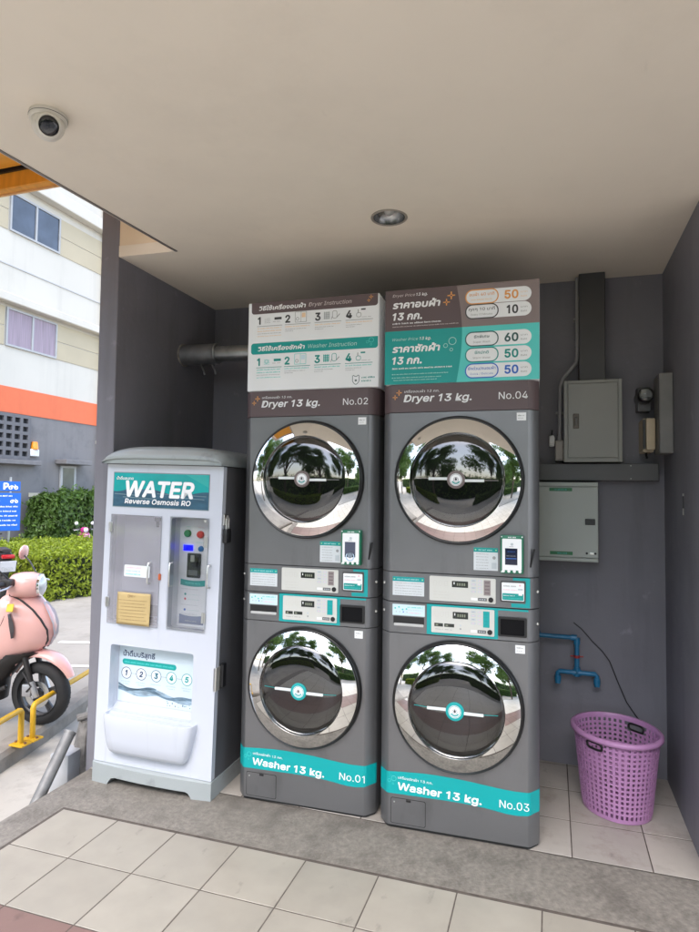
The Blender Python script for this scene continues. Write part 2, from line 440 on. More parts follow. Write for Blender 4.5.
tiles('outer_tiled_pavement', -.687, -4.0, 24, 8, .2985, tileo_m, frame=(-.70, 6.52, -4.01, -1.6105))  # out of view; lighter than the other tiles to throw light upwards
tiles('alcove_tiled_floor', 1.524-.3*8, -.024, 10, 4, .3, tiled_m, frame=(-.797, 2.014, -.026, 1.1))

CZ = lambda x: 2.67+(2.0-x)*.0265
# walls
b = MB(); b.box(-.915, -.797, .0, 1.25, -.4, 3.9, wall_m, r=.004, seg=1)
tag(b.build('side_wall'), 'dark grey wall whose narrow front edge stands left of the white water machine', 'wall')
b = MB(); b.box(2.015, 2.2, -.06, 1.25, .0, 3.9, wall_m, r=.004, seg=1)
tag(b.build('side_wall'), 'dark grey wall on the right beside the purple laundry basket', 'wall')
b = MB()
yb = lambda x: .87+(2.015-x)*.0535
b.add([(-.797, yb(-.797), 0), (2.015, yb(2.015), 0), (2.015, yb(2.015), 3.2), (-.797, yb(-.797), 3.2),
       (-.797, 1.25, 0), (2.015, 1.25, 0), (2.015, 1.25, 3.2), (-.797, 1.25, 3.2)], [(0, 1, 2, 3), (4, 7, 6, 5), (0, 4, 5, 1), (3, 2, 6, 7), (0, 3, 7, 4), (1, 5, 6, 2)], wall_m)
tag(b.build('back_wall', smooth=0), 'dark grey back wall of the alcove behind the washing machines', 'wall')
b = MB(); b.box(-.797, 2.9, .004, .16, 2.80, 4.3, fascia_m)
tag(b.build('upper_wall', smooth=0), 'beige wall above the ceiling seen as a small triangle at top of the grey wall', 'wall')
# ceiling, a sloping slab with a cut corner at the left
b = MB()
cp = [(-.797, .001), (-.424, .001), (-.6, -3.1), (6.5, -3.1), (6.5, .001), (2.9, 1.25), (-.797, 1.25)]
cp = [(-.797, .0), (-.424, .0), (-.566, -1.75), (6.0, -1.75), (6.0, 1.25), (-.797, 1.25)]
DLX, DLY = .76, -.135
bm = bmesh.new(); es = []
for loop in (cp, circle(DLX, DLY, .0705, 40)):
    q_ = [bm.verts.new((x, y, CZ(x))) for x, y in loop]
    es += [bm.edges.new((q_[i], q_[(i+1) % len(q_)])) for i in range(len(q_))]
bmesh.ops.triangle_fill(bm, use_beauty=True, use_dissolve=False, edges=es, normal=(0, 0, -1)); b.bm(bm, ceil_m)
vs = [(x, y, CZ(x)) for x, y in cp]+[(x, y, CZ(x)+.06) for x, y in cp]; n = len(cp)
b.add(vs, [tuple(range(n, 2*n))]+[(k, (k+1) % n, n+(k+1) % n, n+k) for k in range(n)], ceil_m)
ceiling = struct(b.build('ceiling', smooth=0))
b = MB(); trim_m = mat('ceiling_trim_metal', (.20, .18, .17), .5, .2)
e0, e1 = Vector((-.424, -.002)), Vector((-.566, -1.75))
for (off, w, zz, h, m) in ((0.0, .012, -.004, .075, trim_m), (-.02, .018, .01, .05, mat('pale_trim', (.62, .55, .47), .5))):
    dx = off
    b.add([(e0.x+dx-w, e0.y, CZ(e0.x)+zz), (e0.x+dx, e0.y, CZ(e0.x)+zz), (e1.x+dx, e1.y, CZ(e1.x)+zz), (e1.x+dx-w, e1.y, CZ(e1.x)+zz),
           (e0.x+dx-w, e0.y, CZ(e0.x)+h), (e0.x+dx, e0.y, CZ(e0.x)+h), (e1.x+dx, e1.y, CZ(e1.x)+h), (e1.x+dx-w, e1.y, CZ(e1.x)+h)],
          [(0, 1, 2, 3), (4, 7, 6, 5), (0, 4, 5, 1), (1, 5, 6, 2), (2, 6, 7, 3), (3, 7, 4, 0)], m)
b.build('edge_trim', ceiling, smooth=0)
# the storey above: keeps daylight off the back of the ceiling
b = MB(); b.box(-.56, 6.0, -1.75, -1.66, 2.9, 3.5, fascia_m); b.box(-.55, 6.0, -1.66, -.004, 3.42, 3.5, fascia_m); b.box(-.797, 6.0, .17, 3.0, 4.2, 4.3, fascia_m); b.box(2.2, 6.0, .0, .16, -.4, 2.78, wall_m)
tag(b.build('shop_building', smooth=0), 'beige shop building whose roof covers the laundry alcove', 'building')

# orange canopy beyond the ceiling's left edge
orange = mat('orange_soffit', (.80, .36, .035), .5, var=.1, vscale=2.5, stretch=(.25, 6, 1))
orange_b = mat('orange_beam', (.76, .32, .03), .5, var=.12, vscale=9, stretch=(3, 1, .6))
t = thing('roof_canopy', 'orange slatted canopy with a beam at the upper left corner', 'canopy', (-1.6, -1.5, 3.3))
b = MB()
for i in range(10):
    y0 = 1.415-.155*(i+1); b.box(-.35, 1.0, y0, y0+.147, 0, .03, orange, r=.006, seg=1)
b.box(-.35, 1.0, -.14, 1.428, .031, .06, orange_b)
b.build('soffit', t)
b = MB(); b.box(-.38, 1.0, 1.430, 1.478, -.105, .16, orange_b, r=.006, seg=1); b.box(-.38, 1.0, 1.478, 1.49, -.112, .2, mat('pale_orange_edge', (.8, .47, .2), .5)); b.build('beam', t)
b = MB(); b.box(-.35, 1.0, 1.416, 1.429, -.012, .02, black); b.build('shadow_gap_strip', t)
b = MB(); b.box(-.41, -.385, -.20, 1.49, -.1, .2, mat('canopy_white_fascia', (.75, .75, .73), .4)); b.box(-.38, 1.0, -.20, -.145, -.1, .2, MATS['canopy_white_fascia']); b.build('white_fascia', t)

# recessed ceiling lamp (unlit)
dl = (.76, -.135, CZ(.76))
t = thing('ceiling_downlight', 'round recessed ceiling lamp with a silver reflector, switched off', 'ceiling lamp', dl)
b = MB(); b.lathe([(.082, 0), (.082, -.004), (.077, -.007), (.071, -.004), (.070, .03)], m=mat('lamp_trim', (.30, .27, .23), .4)); b.build('trim_ring', t)
b = MB(); b.lathe([(.0695, -.003), (.067, .012), (.054, .035), (.030, .048), (.001, .052)], m=mat('lamp_reflector', (.30, .30, .29), .25, .95)); b.build('reflector', t)
b = MB(); b.lathe([(.001, .010), (.012, .011), (.022, .020), (.024, .030), (.014, .046)], m=mat('lamp_bulb', (.42, .42, .40), .25), seg=24); b.build('bulb', t)

# dome security camera
t = thing('security_camera', 'white dome security camera with a black lens under the ceiling', 'camera', (-.158, -1.155, CZ(-.158)), rz=.72)
cw = mat('camera_white', (.66, .63, .56), .35)
b = MB(); b.lathe([(.001, .0), (.058, .0), (.060, -.006), (.060, -.020), (.056, -.026), (.001, -.026)], m=cw); b.build('base', t)
b = MB(); b.lathe([(.0605, -.0125), (.0612, -.0135), (.0605, -.0145)], m=black); b.build('base_groove', t)
b = MB(); b.lathe([(.052, -.026), (.053, -.034), (.050, -.05), (.042, -.064), (.030, -.076), (.012, -.082), (.001, -.083)], m=cw); b.build('housing', t)
b = MB(); mt = Matrix.Rotation(R(0), 4, 'Z') @ Matrix.Rotation(R(118), 4, 'X')
b.lathe([(.001, .062), (.016, .0615), (.023, .060), (.028, .056), (.030, .048), (.030, .01)], c=(.006, -.006, -.040), m=mat('camera_lens_glass', (.008, .008, .012), .08, spec=.8), mtx=mt); lens = b.build('lens', t)
b = MB(); b.lathe([(.031, .056), (.036, .053), (.041, .046), (.0435, .01)], c=(.006, -.006, -.040), m=cw, mtx=mt); b.build('lens_collar', t)

# ------------------------------------------------------------------ washers and dryers
MW = .684
PLAN = [(.0, .72), (.0, .052), (.004, .043), (.036, .005), (.046, .0), (MW-.046, .0), (MW-.036, .005), (MW-.004, .043), (MW, .052), (MW, .72)]
def plan(off=0):
    out = []
    for x, y in PLAN:
        dx = -off if x < .02 else (off if x > MW-.02 else 0)
        dy = -off if y < .05 else 0
        out.append((x+dx, y+dy))
    return out
def front_y(x):
    x = min(max(x, 0), MW)
    if x < .046: return np.interp(x, [0, .004, .036, .046], [.052, .043, .005, 0])
    return np.interp(x, [MW-.046, MW-.036, MW-.004, MW], [0, .005, .043, .052])
def wrap(x, z, d): return (x+(-d if x < .01 else (d if x > MW-.01 else 0)), float(front_y(x))-d, z)
GLASS = glassy('door_glass', (.42, .42, .42), gl=.065, rough=.02, ior=1.5)
gasket_m = mat('black_gasket', (.010, .010, .010), .32)
drum_m = mat('drum_steel', (.40, .40, .40), .3, .8, var=.25, vscale=40)
DX, DR = .344, .279

def body_with_hole(t, z0, z1, zc):
    b = MB(); P = plan()
    n = len(P); vs = [(x, y, z0) for x, y in P]+[(x, y, z1) for x, y in P]
    fs = [(k, k+1, n+k+1, n+k) for k in range(n-1) if k != 4]+[(n-1, 0, n, 2*n-1), tuple(range(n))[::-1], tuple(range(n, 2*n))]
    b.add(vs, fs, steel)
    b.holed([(.046, z0), (MW-.046, z0), (MW-.046, z1), (.046, z1)], [circle(DX, zc, .262, 64)], 0, steel, depth=.06, hm=gasket_m)
    return b.build('body', t, smooth=25)

def door(t, zc, kind):
    b = MB()
    # convex polished ring, from the seal in to the glass edge
    pr = [(.2685, -.010), (.2685, -.026), (.266, -.0295)]; r, y = .266, -.0295
    for k in range(16):
        t_ = R(25-10*k/15); pr.append((r, y)); dr_ = .060/15; r -= dr_; y -= dr_*math.tan(t_)
    ye = pr[-1][1]; pr += [(.2045, ye-.0005), (.2015, ye+.004), (.201, -.02)]
    b.lathe(pr, c=(DX, 0, zc), axis='Y', m=chrome, seg=128)
    d = b.build('door', t, smooth=40)
    g = MB(); g.lathe([(.282, .001), (.2815, -.010), (.279, -.020), (.2745, -.024), (.270, -.022), (.2695, -.006), (.2695, .02)], c=(DX, 0, zc), axis='Y', m=gasket_m, seg=96); g.build('gasket', d)
    # glass bowl
    g = MB(); pr = [(.2012, -.043)]
    for k in range(1, 29):
        r = .2012*math.cos(math.pi/2*k/28); q_ = r/.2012; pr.append((max(r, .0004), -.043-.011*(1-q_**2)-.014*(1-q_**7)))
    g.lathe(pr, c=(DX, 0, zc), axis='Y', m=GLASS, seg=96); g.build('glass', d, smooth=60)
    g = MB(); g.lathe([(.2010, -.035), (.196, -.02), (.178, .05), (.175, .10)], c=(DX, 0, zc), axis='Y', m=gasket_m, seg=64); g.build('inner_collar', d)
    g = MB(); g.lathe([(.190, -.028), (.172, .02), (.158, .075), (.150, .092), (.13, .103), (.07, .112), (.0005, .115)], c=(DX, 0, zc), axis='Y', m=glassy('bowl_glass', (.75, .75, .75), gl=.10, rough=.02), seg=64); g.build('glass_bowl', d, smooth=50)
    g = MB(); g.lathe([(.235, .09), (.24, .12), (.24, .48), (.20, .50), (.001, .50)], c=(DX, 0, zc), axis='Y', m=drum_m, seg=64)
    for k in range(3):
        a = 2*math.pi*k/3+.5; p = Vector((math.cos(a), 0, math.sin(a))); q = Vector((-math.sin(a), 0, math.cos(a)))
        c = Vector((DX, 0, zc)); A = c+p*.24+q*.04; B_ = c+p*.24-q*.04; T = c+p*.18
        g.loft([[tuple(A+Vector((0, y, 0))), tuple(T+Vector((0, y, 0))), tuple(B_+Vector((0, y, 0)))] for y in (.13, .48)], drum_m)
    g.build('drum', d)
    # emblem and the bar across the glass
    ey = -.0705; wash = kind == 'washer'
    disc_m = teal if wash else mat('taupe_emblem', (.16, .125, .12), .35)
    g = MB(); g.lathe([(.0005, -.004), (.036, -.004), (.0385, -.002), (.0385, .006)], c=(DX, ey, zc), axis='Y', m=disc_m, seg=48)
    em = g.build('emblem', d)
    a = Art(ey-.004, .0005)
    a.disc(DX, zc, .0265, white_p, 1); a.ring(DX, zc, .0222, .0245, ink_grey if not wash else teal, 2)
    a.ring(DX, zc, .0085, .011, ink_grey, 2); a.disc(DX, zc+.001, .0052, ink, 2)
    dk = teal if wash else ink_teal
    arc = [(DX+.019*math.cos(R(k)), zc+.019*math.sin(R(k))) for k in range(205, 336, 10)]; arc2 = [(DX+.0135*math.cos(R(k)), zc+.0135*math.sin(R(k))) for k in range(205, 336, 10)]
    a.strip(arc, arc2, dk, 2)
    a.poly([(DX-.004, zc+.004), (DX+.004, zc+.004), (DX, zc+.010)], ink, 3)
    a.build('emblem_print', em)
    wm = mat('bar_white', (.72, .76, .76), .3)
    for s in (-1, 1):
        g = MB()
        x0, x1 = DX+s*.036, DX+s*.118; x0, x1 = min(x0, x1), max(x0, x1); sl = -.004*s
        g.box(x0, x1, -.0735, -.0660, zc-.006+sl, zc+.006+sl, wm, r=.0018, seg=1)
        xa, xb = DX+s*.116, DX+s*.176; xa, xb = min(xa, xb), max(xa, xb)
        yy = -.058 if s else 0
        g.add([(xa, -.0672, zc+.0025+sl), (xb, -.0568, zc+.0025+sl), (xb, -.0568, zc+.0003+sl), (xa, -.0672, zc+.0003+sl)] if s > 0 else
              [(xa, -.0568, zc+.0025+sl), (xb, -.0672, zc+.0025+sl), (xb, -.0672, zc+.0003+sl), (xa, -.0568, zc+.0003+sl)], [(0, 1, 2, 3)], teal if wash else mat('bar_grey', (.3, .27, .27), .35))
        g.build('emblem_bar', d)
    return d

def screw(t, x, z):
    b = MB(); b.lathe([(.0005, -.004), (.0045, -.0035), (.0065, -.001), (.0065, .004)], c=(x, float(front_y(x)), z), axis='Y', m=brush, seg=16); b.build('lock', t)

def control_plate(t, x0, x1, z0, z1, seed, washer):
    b = MB(); b.prism([], 0, 0) if False else None
    vs = rrect(x0, z0, x1, z1, .005); n = len(vs)
    b.add([(x, -.004, z) for x, z in vs]+[(x, .001, z) for x, z in vs], [tuple(range(n))]+[(k, k+n, (k+1) % n+n, (k+1) % n) for k in range(n)], pale_panel)
    p = b.build('control_plate', t, smooth=0)
    W = x1-x0; H = z1-z0; fx = lambda u: x0+u*W; fz = lambda v: z0+v*H
    a = Art(-.004, .0005)
    a.poly(rrect(fx(.345), fz(.58), fx(.59), fz(.84), .002), lcd, 1)
    for k in range(4): a.rect(fx(.42+.035*k), fz(.655), fx(.442+.035*k), fz(.76), lcd_seg, 2)
    a.rect(fx(.372), fz(.70), fx(.385), fz(.79), white_p, 2)
    a.build('display', p)
    a = Art(-.004, .0005)
    for k in range(4):
        a.poly(rrect(fx(.635), fz(.84-.145*k), fx(.71), fz(.93-.145*k), .002), col_grey, 1); a.poly(rrect(fx(.735), fz(.84-.145*k), fx(.80), fz(.93-.145*k), .002), mat('key_face', (.55, .60, .63), .4), 1)
        a.rect(fx(.65), fz(.875-.145*k), fx(.69), fz(.895-.145*k), ink_pink if k % 2 else ink_grey, 2)
        a.rect(fx(.75), fz(.875-.145*k), fx(.785), fz(.895-.145*k), ink_pink, 2)
    a.poly(rrect(fx(.825), fz(.32), fx(.925), fz(.93), .002), teal if washer else mat('key_strip_taupe', (.27, .23, .23), .4), 1)
    for k in range(4): a.rect(fx(.84), fz(.40+.14*k), fx(.91), fz(.43+.14*k), teal_dk if washer else brown, 2)
    a.rect(fx(.635), fz(.10), fx(.73), fz(.2), white_p, 1); a.rect(fx(.74), fz(.09), fx(.87), fz(.21), mat('key_dark', (.12, .12, .12), .4), 1)
    for k in range(3): a.rect(fx(.76+.035*k), fz(.13), fx(.78+.035*k), fz(.17), col_grey, 2)
    a.build('keypad', p)
    a = Art(-.004, .0005)
    if washer:
        for u in (.05, .21): a.rect(fx(u), fz(.24), fx(u+.16 if u > .1 else u+.14), fz(.37), lcd, 1); a.rect(fx(u+.02), fz(.27), fx(u+.06), fz(.33), lcd_seg, 2)
        a.dashes(fx(.06), fx(.19), fz(.13), .002, ink_grey, 1, seed); a.dashes(fx(.22), fx(.35), fz(.13), .002, ink_grey, 1, seed)
        a.build('small_displays', p); a = Art(-.004, .0005)
        a.disc(fx(.47), fz(.33), .004, col_grey, 1); a.disc(fx(.47), fz(.2), .004, ink_grey, 1); a.build('indicator_lamps', p); a = Art(-.004, .0005)
    else:
        for k in range(3): a.dashes(fx(.06), fx(.30), fz(.12+.12*k), .0015, mat('faint_print', (.56, .55, .5), .5), 1, seed+k)
    a.build('faint_marks', p); a = Art(-.004, .0005)
    for k in range(3): a.outline(rrect(fx(.06+.085*k), fz(.62), fx(.11+.085*k), fz(.82), .003, 2), .001, mat('faint_print', (.56, .55, .5), .5), 1)
    a.build('step_lamps', p)
    b = MB(); b.lathe([(.0004, -.006), (.0085, -.006), (.0105, -.004), (.0105, .0)], c=(fx(.93), -.004, fz(.155)), axis='Y', m=black, seg=24); b.build('button', p)
    return p

def label_card(t, name, x0, z0, x1, z1, head, headm, rows, seed, extra=None):
    a = Art(0, .0006)
    a.rect(x0, z0, x1, z1, mat('label_paper', (.66, .70, .72), .45), 1)
    a.rect(x0, z1-head, x1, z1, headm, 2)
    a.dashes(x0+.02, x1-.02, z1-head*.65, head*.3, mat('head_dash', (.45, .72, .7), .5), 3, seed)
    if head > .012:
        a.disc(x0+.008, z1-head*.5, .003, mat('lime_dot', (.45, .75, .3), .5), 3, 10); a.disc(x1-.008, z1-head*.5, .003, mat('lime_dot', (.45, .75, .3), .5), 3, 10)
    H = z1-head-z0
    for k in range(rows): a.dashes(x0+.01, x1-.01-(.03 if extra else 0), z0+H*(k+.6)/(rows+.4), min(.0035, H/rows*.35), ink_grey, 2, seed+k)
    if extra:
        a.rect(x1-.026, z0+.008, x1-.006, z0+.034, col_grey, 2); a.disc(x1-.016, z0+.055, .007, ink_grey, 2, 12)
    a.build(name, t)

def sparkle(a, x, z, s, m, k=3):
    for dx, dz in ((1, 0), (0, 1), (-1, 0), (0, -1)):
        a.line(x+dx*s*.25, z+dz*s*.25, x+dx*s, z+dz*s, s*.32, m, k)
    a.outline([(x+s*.42, z), (x, z+s*.42), (x-s*.42, z), (x, z-s*.42)], s*.16, m, k)

def make_dryer(label, number, flip):
    t = thing('tumble_dryer', label, 'dryer', (0, 0, 0), group='stacked tumble dryers')
    body_with_hole(t, 1.1245, 1.834, 1.533)
    b = MB(); b.prism([(x, y+.006 if y < .1 else y-.01) for x, y in plan(-.006)], .992, 1.958, steel_dk); b.build('seam_filler', t)
    # name band round the top
    b = MB(); b.prism(plan(.0), 1.837, 1.962, brown); nb = b.build('name_band', t, smooth=25)
    a = Art(0, .0007)
    a.text('Dryer 13 kg.', .099, 1.8835, .031, white_p, 1, width=.303, bold=.036, italic=.18)
    a.text('เครื่องอบผ้า 13 กก.', .102, 1.925, .0105, white_p, 1, width=.158, bold=.0, italic=.15)
    a.build('title_lettering', nb)
    a = Art(0, .0007); a.text(number, .517, 1.8835, .0305, white_p, 1, width=.121); a.build('number_lettering', nb)
    a = Art(0, .0007, fn=wrap); sparkle(a, .078, 1.926, .013, ink_org, 1); sparkle(a, .060, 1.905, .011, ink_org, 1); a.build('sparkle_print', nb)
    # control panel at the bottom
    b = MB(); b.prism(plan(.0), .993, 1.1205, steel); cp = b.build('control_panel', t, smooth=25)
    label_card(cp, 'instruction_label', .057, 1.019, .199, 1.101, .020, teal, 5, 11)
    control_plate(cp, .223, .506, 1.006, 1.112, 5, False)
    a = Art(0, .0006)
    a.poly([(.577, 1.1205), (.577, 1.109), (.628, 1.109), (.628, 1.013), (.570, 1.013), (.570, .9965), (.647, .9965), (.647, 1.1205)], teal, 1); a.build('teal_bracket', cp)
    b = MB(); b.box(.525, .629, -.006, .0, 1.018, 1.106, mat('sticker_frame', (.09, .085, .085), .4), r=.004, seg=1); fr = b.build('sticker_frame', cp)
    a = Art(-.006, .0005)
    a.poly(rrect(.531, 1.024, .623, 1.100, .004), white_p, 1); a.poly(rrect(.534, 1.027, .620, 1.055, .003), teal_dk, 2)
    a.dashes(.538, .59, 1.083, .006, ink_grey, 2, 3); a.dashes(.538, .595, 1.068, .005, ink_red if False else ink_pink, 2, 4)
    a.dashes(.538, .585, 1.044, .004, white_p, 3, 5); a.dashes(.538, .615, 1.034, .003, teal_lt, 3, 6)
    a.rect(.600, 1.048, .615, 1.064, white_p, 3); a.disc(.606, 1.09, .004, ink_pink, 2, 12); a.rect(.598, 1.070, .617, 1.076, col_grey, 2)
    a.build('sticker', fr)
    screw(t, .677, 1.062); screw(t, .012, 1.068)
    door(t, 1.533, 'dryer')
    a = Art(0, .0006); a.rect(.592, 1.789, .631, 1.823, white_p, 1); a.dashes(.597, .627, 1.808, .006, ink_grey, 2, 1); a.dashes(.597, .622, 1.798, .003, ink_grey, 2, 2); a.build('white_sticker', t)
    label_card(t, 'green_label', .413, 1.146, .515, 1.243, .019, teal_dk, 6, 21, extra=True)
    # payment terminal
    gm = mat('terminal_green', (.01, .16, .085), .4)
    b = MB(); b.box(.526, .621, -.036, .0, 1.141, 1.302, gm, r=.006, seg=2)
    term = b.build('payment_terminal', t)
    a = Art(-.036, .0005); a.poly(rrect(.534, 1.156, .613, 1.287, .004), white_p, 1)
    for k in range(4):
        x = .539+.0225*k; a.poly(circle(x, 1.152, .0065, 14), white_p, 2)
    a.text('PAY', .562, 1.2905, .006, white_p, 1, width=.024, bold=.03) if False else a.dashes(.558, .592, 1.2905, .006, white_p, 1, 4)
    a.disc(.532, 1.295, .0028, white_p, 1, 10); a.disc(.615, 1.295, .0028, white_p, 1, 10); a.disc(.532, 1.148, .0028, white_p, 1, 10)
    a.disc(.574, 1.264, .006, col_grey, 2, 12); a.dashes(.563, .588, 1.253, .002, ink_grey, 2, 9)
    a.build('faceplate', term)
    sm = mat('terminal_screen', (.012, .016, .04), .08)
    a = Art(-.036, .0005); a.rect(.546, 1.178, .596, 1.247, sm, 2)
    if flip:
        a.dashes(.556, .588, 1.232, .003, ink_blue, 3, 2); a.rect(.55, 1.203, .592, 1.206, ink_blue, 3); a.dashes(.552, .59, 1.214, .003, ink_grey, 3, 8)
    else:
        a.rect(.546, 1.192, .596, 1.247, mat('terminal_screen_lit', (.10, .11, .16), .1), 3); a.disc(.571, 1.186, .012, mat('screen_icon', (.22, .27, .33), .2), 4, 20); a.ring(.571, 1.181, .016, .021, mat('screen_glow', (.5, .65, .8), .2), 3, 24)
    a.build('screen', term)
    b = MB(); b.box(-.004, .004, -.006, .004, -.04, .04, black, r=.0025, seg=1, rot=Matrix.Rotation(R(12), 3, 'Y'), loc=(.656, float(front_y(.656))-.006, 1.205)); b.build('pull_handle', t)
    return t

TB = ([0, .03, .09, .15, .2, .26, .33, .40, .46, .52, .58, .63, .66, MW], [.2445, .2445, .2495, .2535, .256, .2565, .2545, .250, .2445, .2395, .236, .2375, .239, .241])
BB = ([0, .1, .2, .3, .36, .42, .47, .52, .56, .60, .63, .66, MW], [.1515, .1535, .1545, .1555, .155, .153, .149, .143, .1385, .1385, .1425, .148, .1505])
def make_washer(label, number):
    t = thing('washing_machine', label, 'washer', (0, 0, 0), group='washing machines below the dryers')
    body_with_hole(t, .018, .852, .560)
    b = MB(); b.prism([(x, y+.006 if y < .1 else y-.01) for x, y in plan(-.006)], .004, .992, steel_dk); b.build('seam_filler', t)
    b = MB(); b.prism(plan(.0), .8555, .9885, steel); cp = b.build('control_panel', t, smooth=25)
    # detergent drawer
    b = MB(); b.holed(rrect(.052, .876, .208, .984, .004), [rrect(.062, .892, .200, .927, .003)], -.003, steel, depth=.0018, hm=black)
    b.add([(.062, -.0012, .892), (.2, -.0012, .892), (.2, -.0012, .927), (.062, -.0012, .927)], [(0, 1, 2, 3)], black)  # flat black sheet paints the shaded depth of the slot
    dr = b.build('detergent_drawer', cp, smooth=0)
    b = MB(); b.box(.064, .198, -.004, .012, .884, .897, mat('drawer_lip', (.5, .5, .49), .35), r=.003, seg=2); b.box(.075, .198, .0, .014, .905, .917, MATS['drawer_lip'], r=.003, seg=2); b.build('drawer_handle', dr)
    a = Art(-.003, .0005); a.rect(.058, .931, .203, .980, pale_blue, 1)
    for i in range(4): a.disc(.07+.017*i, .962+.006*math.sin(i*2), .004, teal_lt, 2, 10); a.disc(.075+.016*i, .947, .003, ink_blue if i == 2 else col_grey, 2, 10)
    a.dashes(.125, .198, .966, .006, teal_lt, 2, 3); a.dashes(.125, .195, .955, .004, col_grey, 2, 4); a.dashes(.13, .19, .942, .006, ink_pink, 2, 5)
    a.build('drawer_label', dr)
    a = Art(0, .0006); a.poly(rrect(.211, .8575, .516, .9885, .003, corners=(1, 1, 0, 1)), teal, 1); a.rect(.516, .980, .640, .9885, teal, 1); a.build('teal_frame', cp)
    control_plate(cp, .232, .501, .868, .980, 8, True)
    # coin opening
    b = MB(); b.holed(rrect(.516, .873, .634, .955, .006), [rrect(.526, .880, .624, .946, .004)], -.006, black, depth=.0048, hm=mat('coin_recess_shade', (.004, .004, .005), .6, spec=.15))
    o_ = rrect(.516, .873, .634, .955, .006); n = len(o_)
    b.add([(x, -.006, z) for x, z in o_]+[(x, .001, z) for x, z in o_], [(k, n+k, n+(k+1) % n, (k+1) % n) for k in range(n)], black)
    b.add([(.525, -.0012, .879), (.625, -.0012, .879), (.625, -.0012, .947), (.525, -.0012, .947)], [(0, 1, 2, 3)], MATS['coin_recess_shade'])  # near-black sheet stands in for the shade inside a deep opening
    b.build('coin_opening', cp, smooth=0)
    screw(t, .677, .927); screw(t, .012, .945)
    door(t, .560, 'washer')
    a = Art(0, .0006); a.rect(.587, .806, .626, .840, white_p, 1); a.dashes(.592, .622, .826, .006, ink_grey, 2, 1); a.dashes(.592, .617, .815, .003, ink_grey, 2, 2); a.build('white_sticker', t)
    # wavy name band that wraps both corners
    xs = sorted(set([0, .004, .036, .046, MW-.046, MW-.036, MW-.004, MW]+[i*MW/56 for i in range(57)]))
    a = Art(0, .0009, fn=wrap); a.strip([(x, float(np.interp(x, *BB))) for x in xs], [(x, float(np.interp(x, *TB))) for x in xs], teal, 1)
    nb = a.build('name_band', t)
    a = Art(0, .0009)
    a.text('Washer 13 kg.', .088, .1735, .030, white_p, 2, width=.362, bold=.042, italic=.05, rot=-.034)
    a.text('เครื่องซักผ้า 13 กก.', .090, .2195, .0105, white_p, 2, width=.152, rot=-.03)
    a.ring(.070, .218, .0095, .0115, teal_lt, 2, 20); a.ring(.050, .207, .006, .0075, teal_lt, 2, 16); a.ring(.067, .195, .003, .0042, teal_lt, 2, 12)
    a.build('title_lettering', nb)
    a = Art(0, .0009); a.text(number, .523, .1625, .0315, white_p, 2, width=.120); a.build('number_lettering', nb)
    # service hatch
    b = MB(); o_ = rrect(.057, .026, .212, .137, .008); i_ = rrect(.0595, .0285, .2095, .1345, .007); n = len(o_)
    b.add([(x, -.0006, z) for x, z in o_], [tuple(range(n))], steel_dk); b.add([(x, -.0014, z) for x, z in i_], [tuple(range(n))], steel)
    ha = b.build('service_hatch', t, smooth=0)
    b = MB(); b.box(.125, .147, -.0035, .0, .1235, .1345, black, r=.0015, seg=1); b.build('hatch_latch', ha)
    b = MB(); b.lathe([(.0004, -.004), (.0035, -.003), (.0035, 0)], c=(.073, 0, .118), axis='Y', m=brush, seg=10); b.build('hatch_screw', ha)
    for x in (.06, MW-.06):
        for y in (.08, .66): b = MB(); b.lathe([(.022, 0.0067), (.022, .02)], c=(x, y, 0), m=rubber, seg=16); b.build('foot', t)
    return t

ANG = .026
LP, RP = (.0, -.040, 0), (.714, -.052, 0)
d1 = make_dryer('stacked dryer marked No.02 above the left washer, green payment box beside its door', 'No.02', False)
d2 = make_dryer('stacked dryer marked No.04 above the right washer, nearest the electrical cabinets', 'No.04', True)
w1 = make_washer('left front-loading washer marked No.01 beside the white water machine', 'No.01')
w2 = make_washer('right front-loading washer marked No.03 nearest the purple basket', 'No.03')
for o, p in ((d1, LP), (w1, LP), (d2, RP), (w2, RP)): o.location = p; o.rotation_euler = (0, 0, ANG)

# ------------------------------------------------------------------ sign boxes on top of the stacks
def sign_box(label, p, x0, x1, z0, z1, depth):
    t = thing('sign_box', label, 'sign', p, ANG)
    b = MB(); b.box(x0, x1, .0, depth, z0, z1, white_b, r=.004, seg=1); b.build('box', t)
    return t
s1 = sign_box('white sign box with four-step dryer and washer instructions above dryer No.02', LP, .02, .688, 1.9635, 2.404, .34)
a = Art(0, .0006); a.poly(rrect(.038, 2.346, .681, 2.4035, .014, corners=(1, 1, 0, 0)), brown, 1); hb = a.build('dryer_heading_band', s1)
a = Art(0, .0006); a.text('วิธีใช้เครื่องอบผ้า', .077, 2.3635, .0195, white_p, 2, width=.246, bold=.042, italic=.16)
a.build('title_lettering', hb); a = Art(0, .0006)
a.text('Dryer Instruction', .338, 2.3655, .0185, mat('pale_taupe_print', (.62, .55, .54), .5), 2, width=.215, italic=.18)
a.build('lettering', hb)
a = Art(0, .0006); sparkle(a, .648, 2.388, .010, ink_org, 2); sparkle(a, .637, 2.372, .008, ink_org, 2); a.build('sparkle_print', hb)
a = Art(0, .0006); a.poly(rrect(.038, 2.146, .683, 2.201, .014, corners=(1, 1, 0, 1)), teal_dk, 1); wb = a.build('washer_heading_band', s1)
a = Art(0, .0006); a.text('วิธีใช้เครื่องซักผ้า', .075, 2.162, .0195, white_p, 2, width=.246, bold=.042, italic=.16)
a.build('title_lettering', wb); a = Art(0, .0006)
a.text('Washer Instruction', .338, 2.163, .0185, mat('pale_teal_print', (.45, .72, .68), .5), 2, width=.243, italic=.18)
a.build('lettering', wb); a = Art(0, .0006)
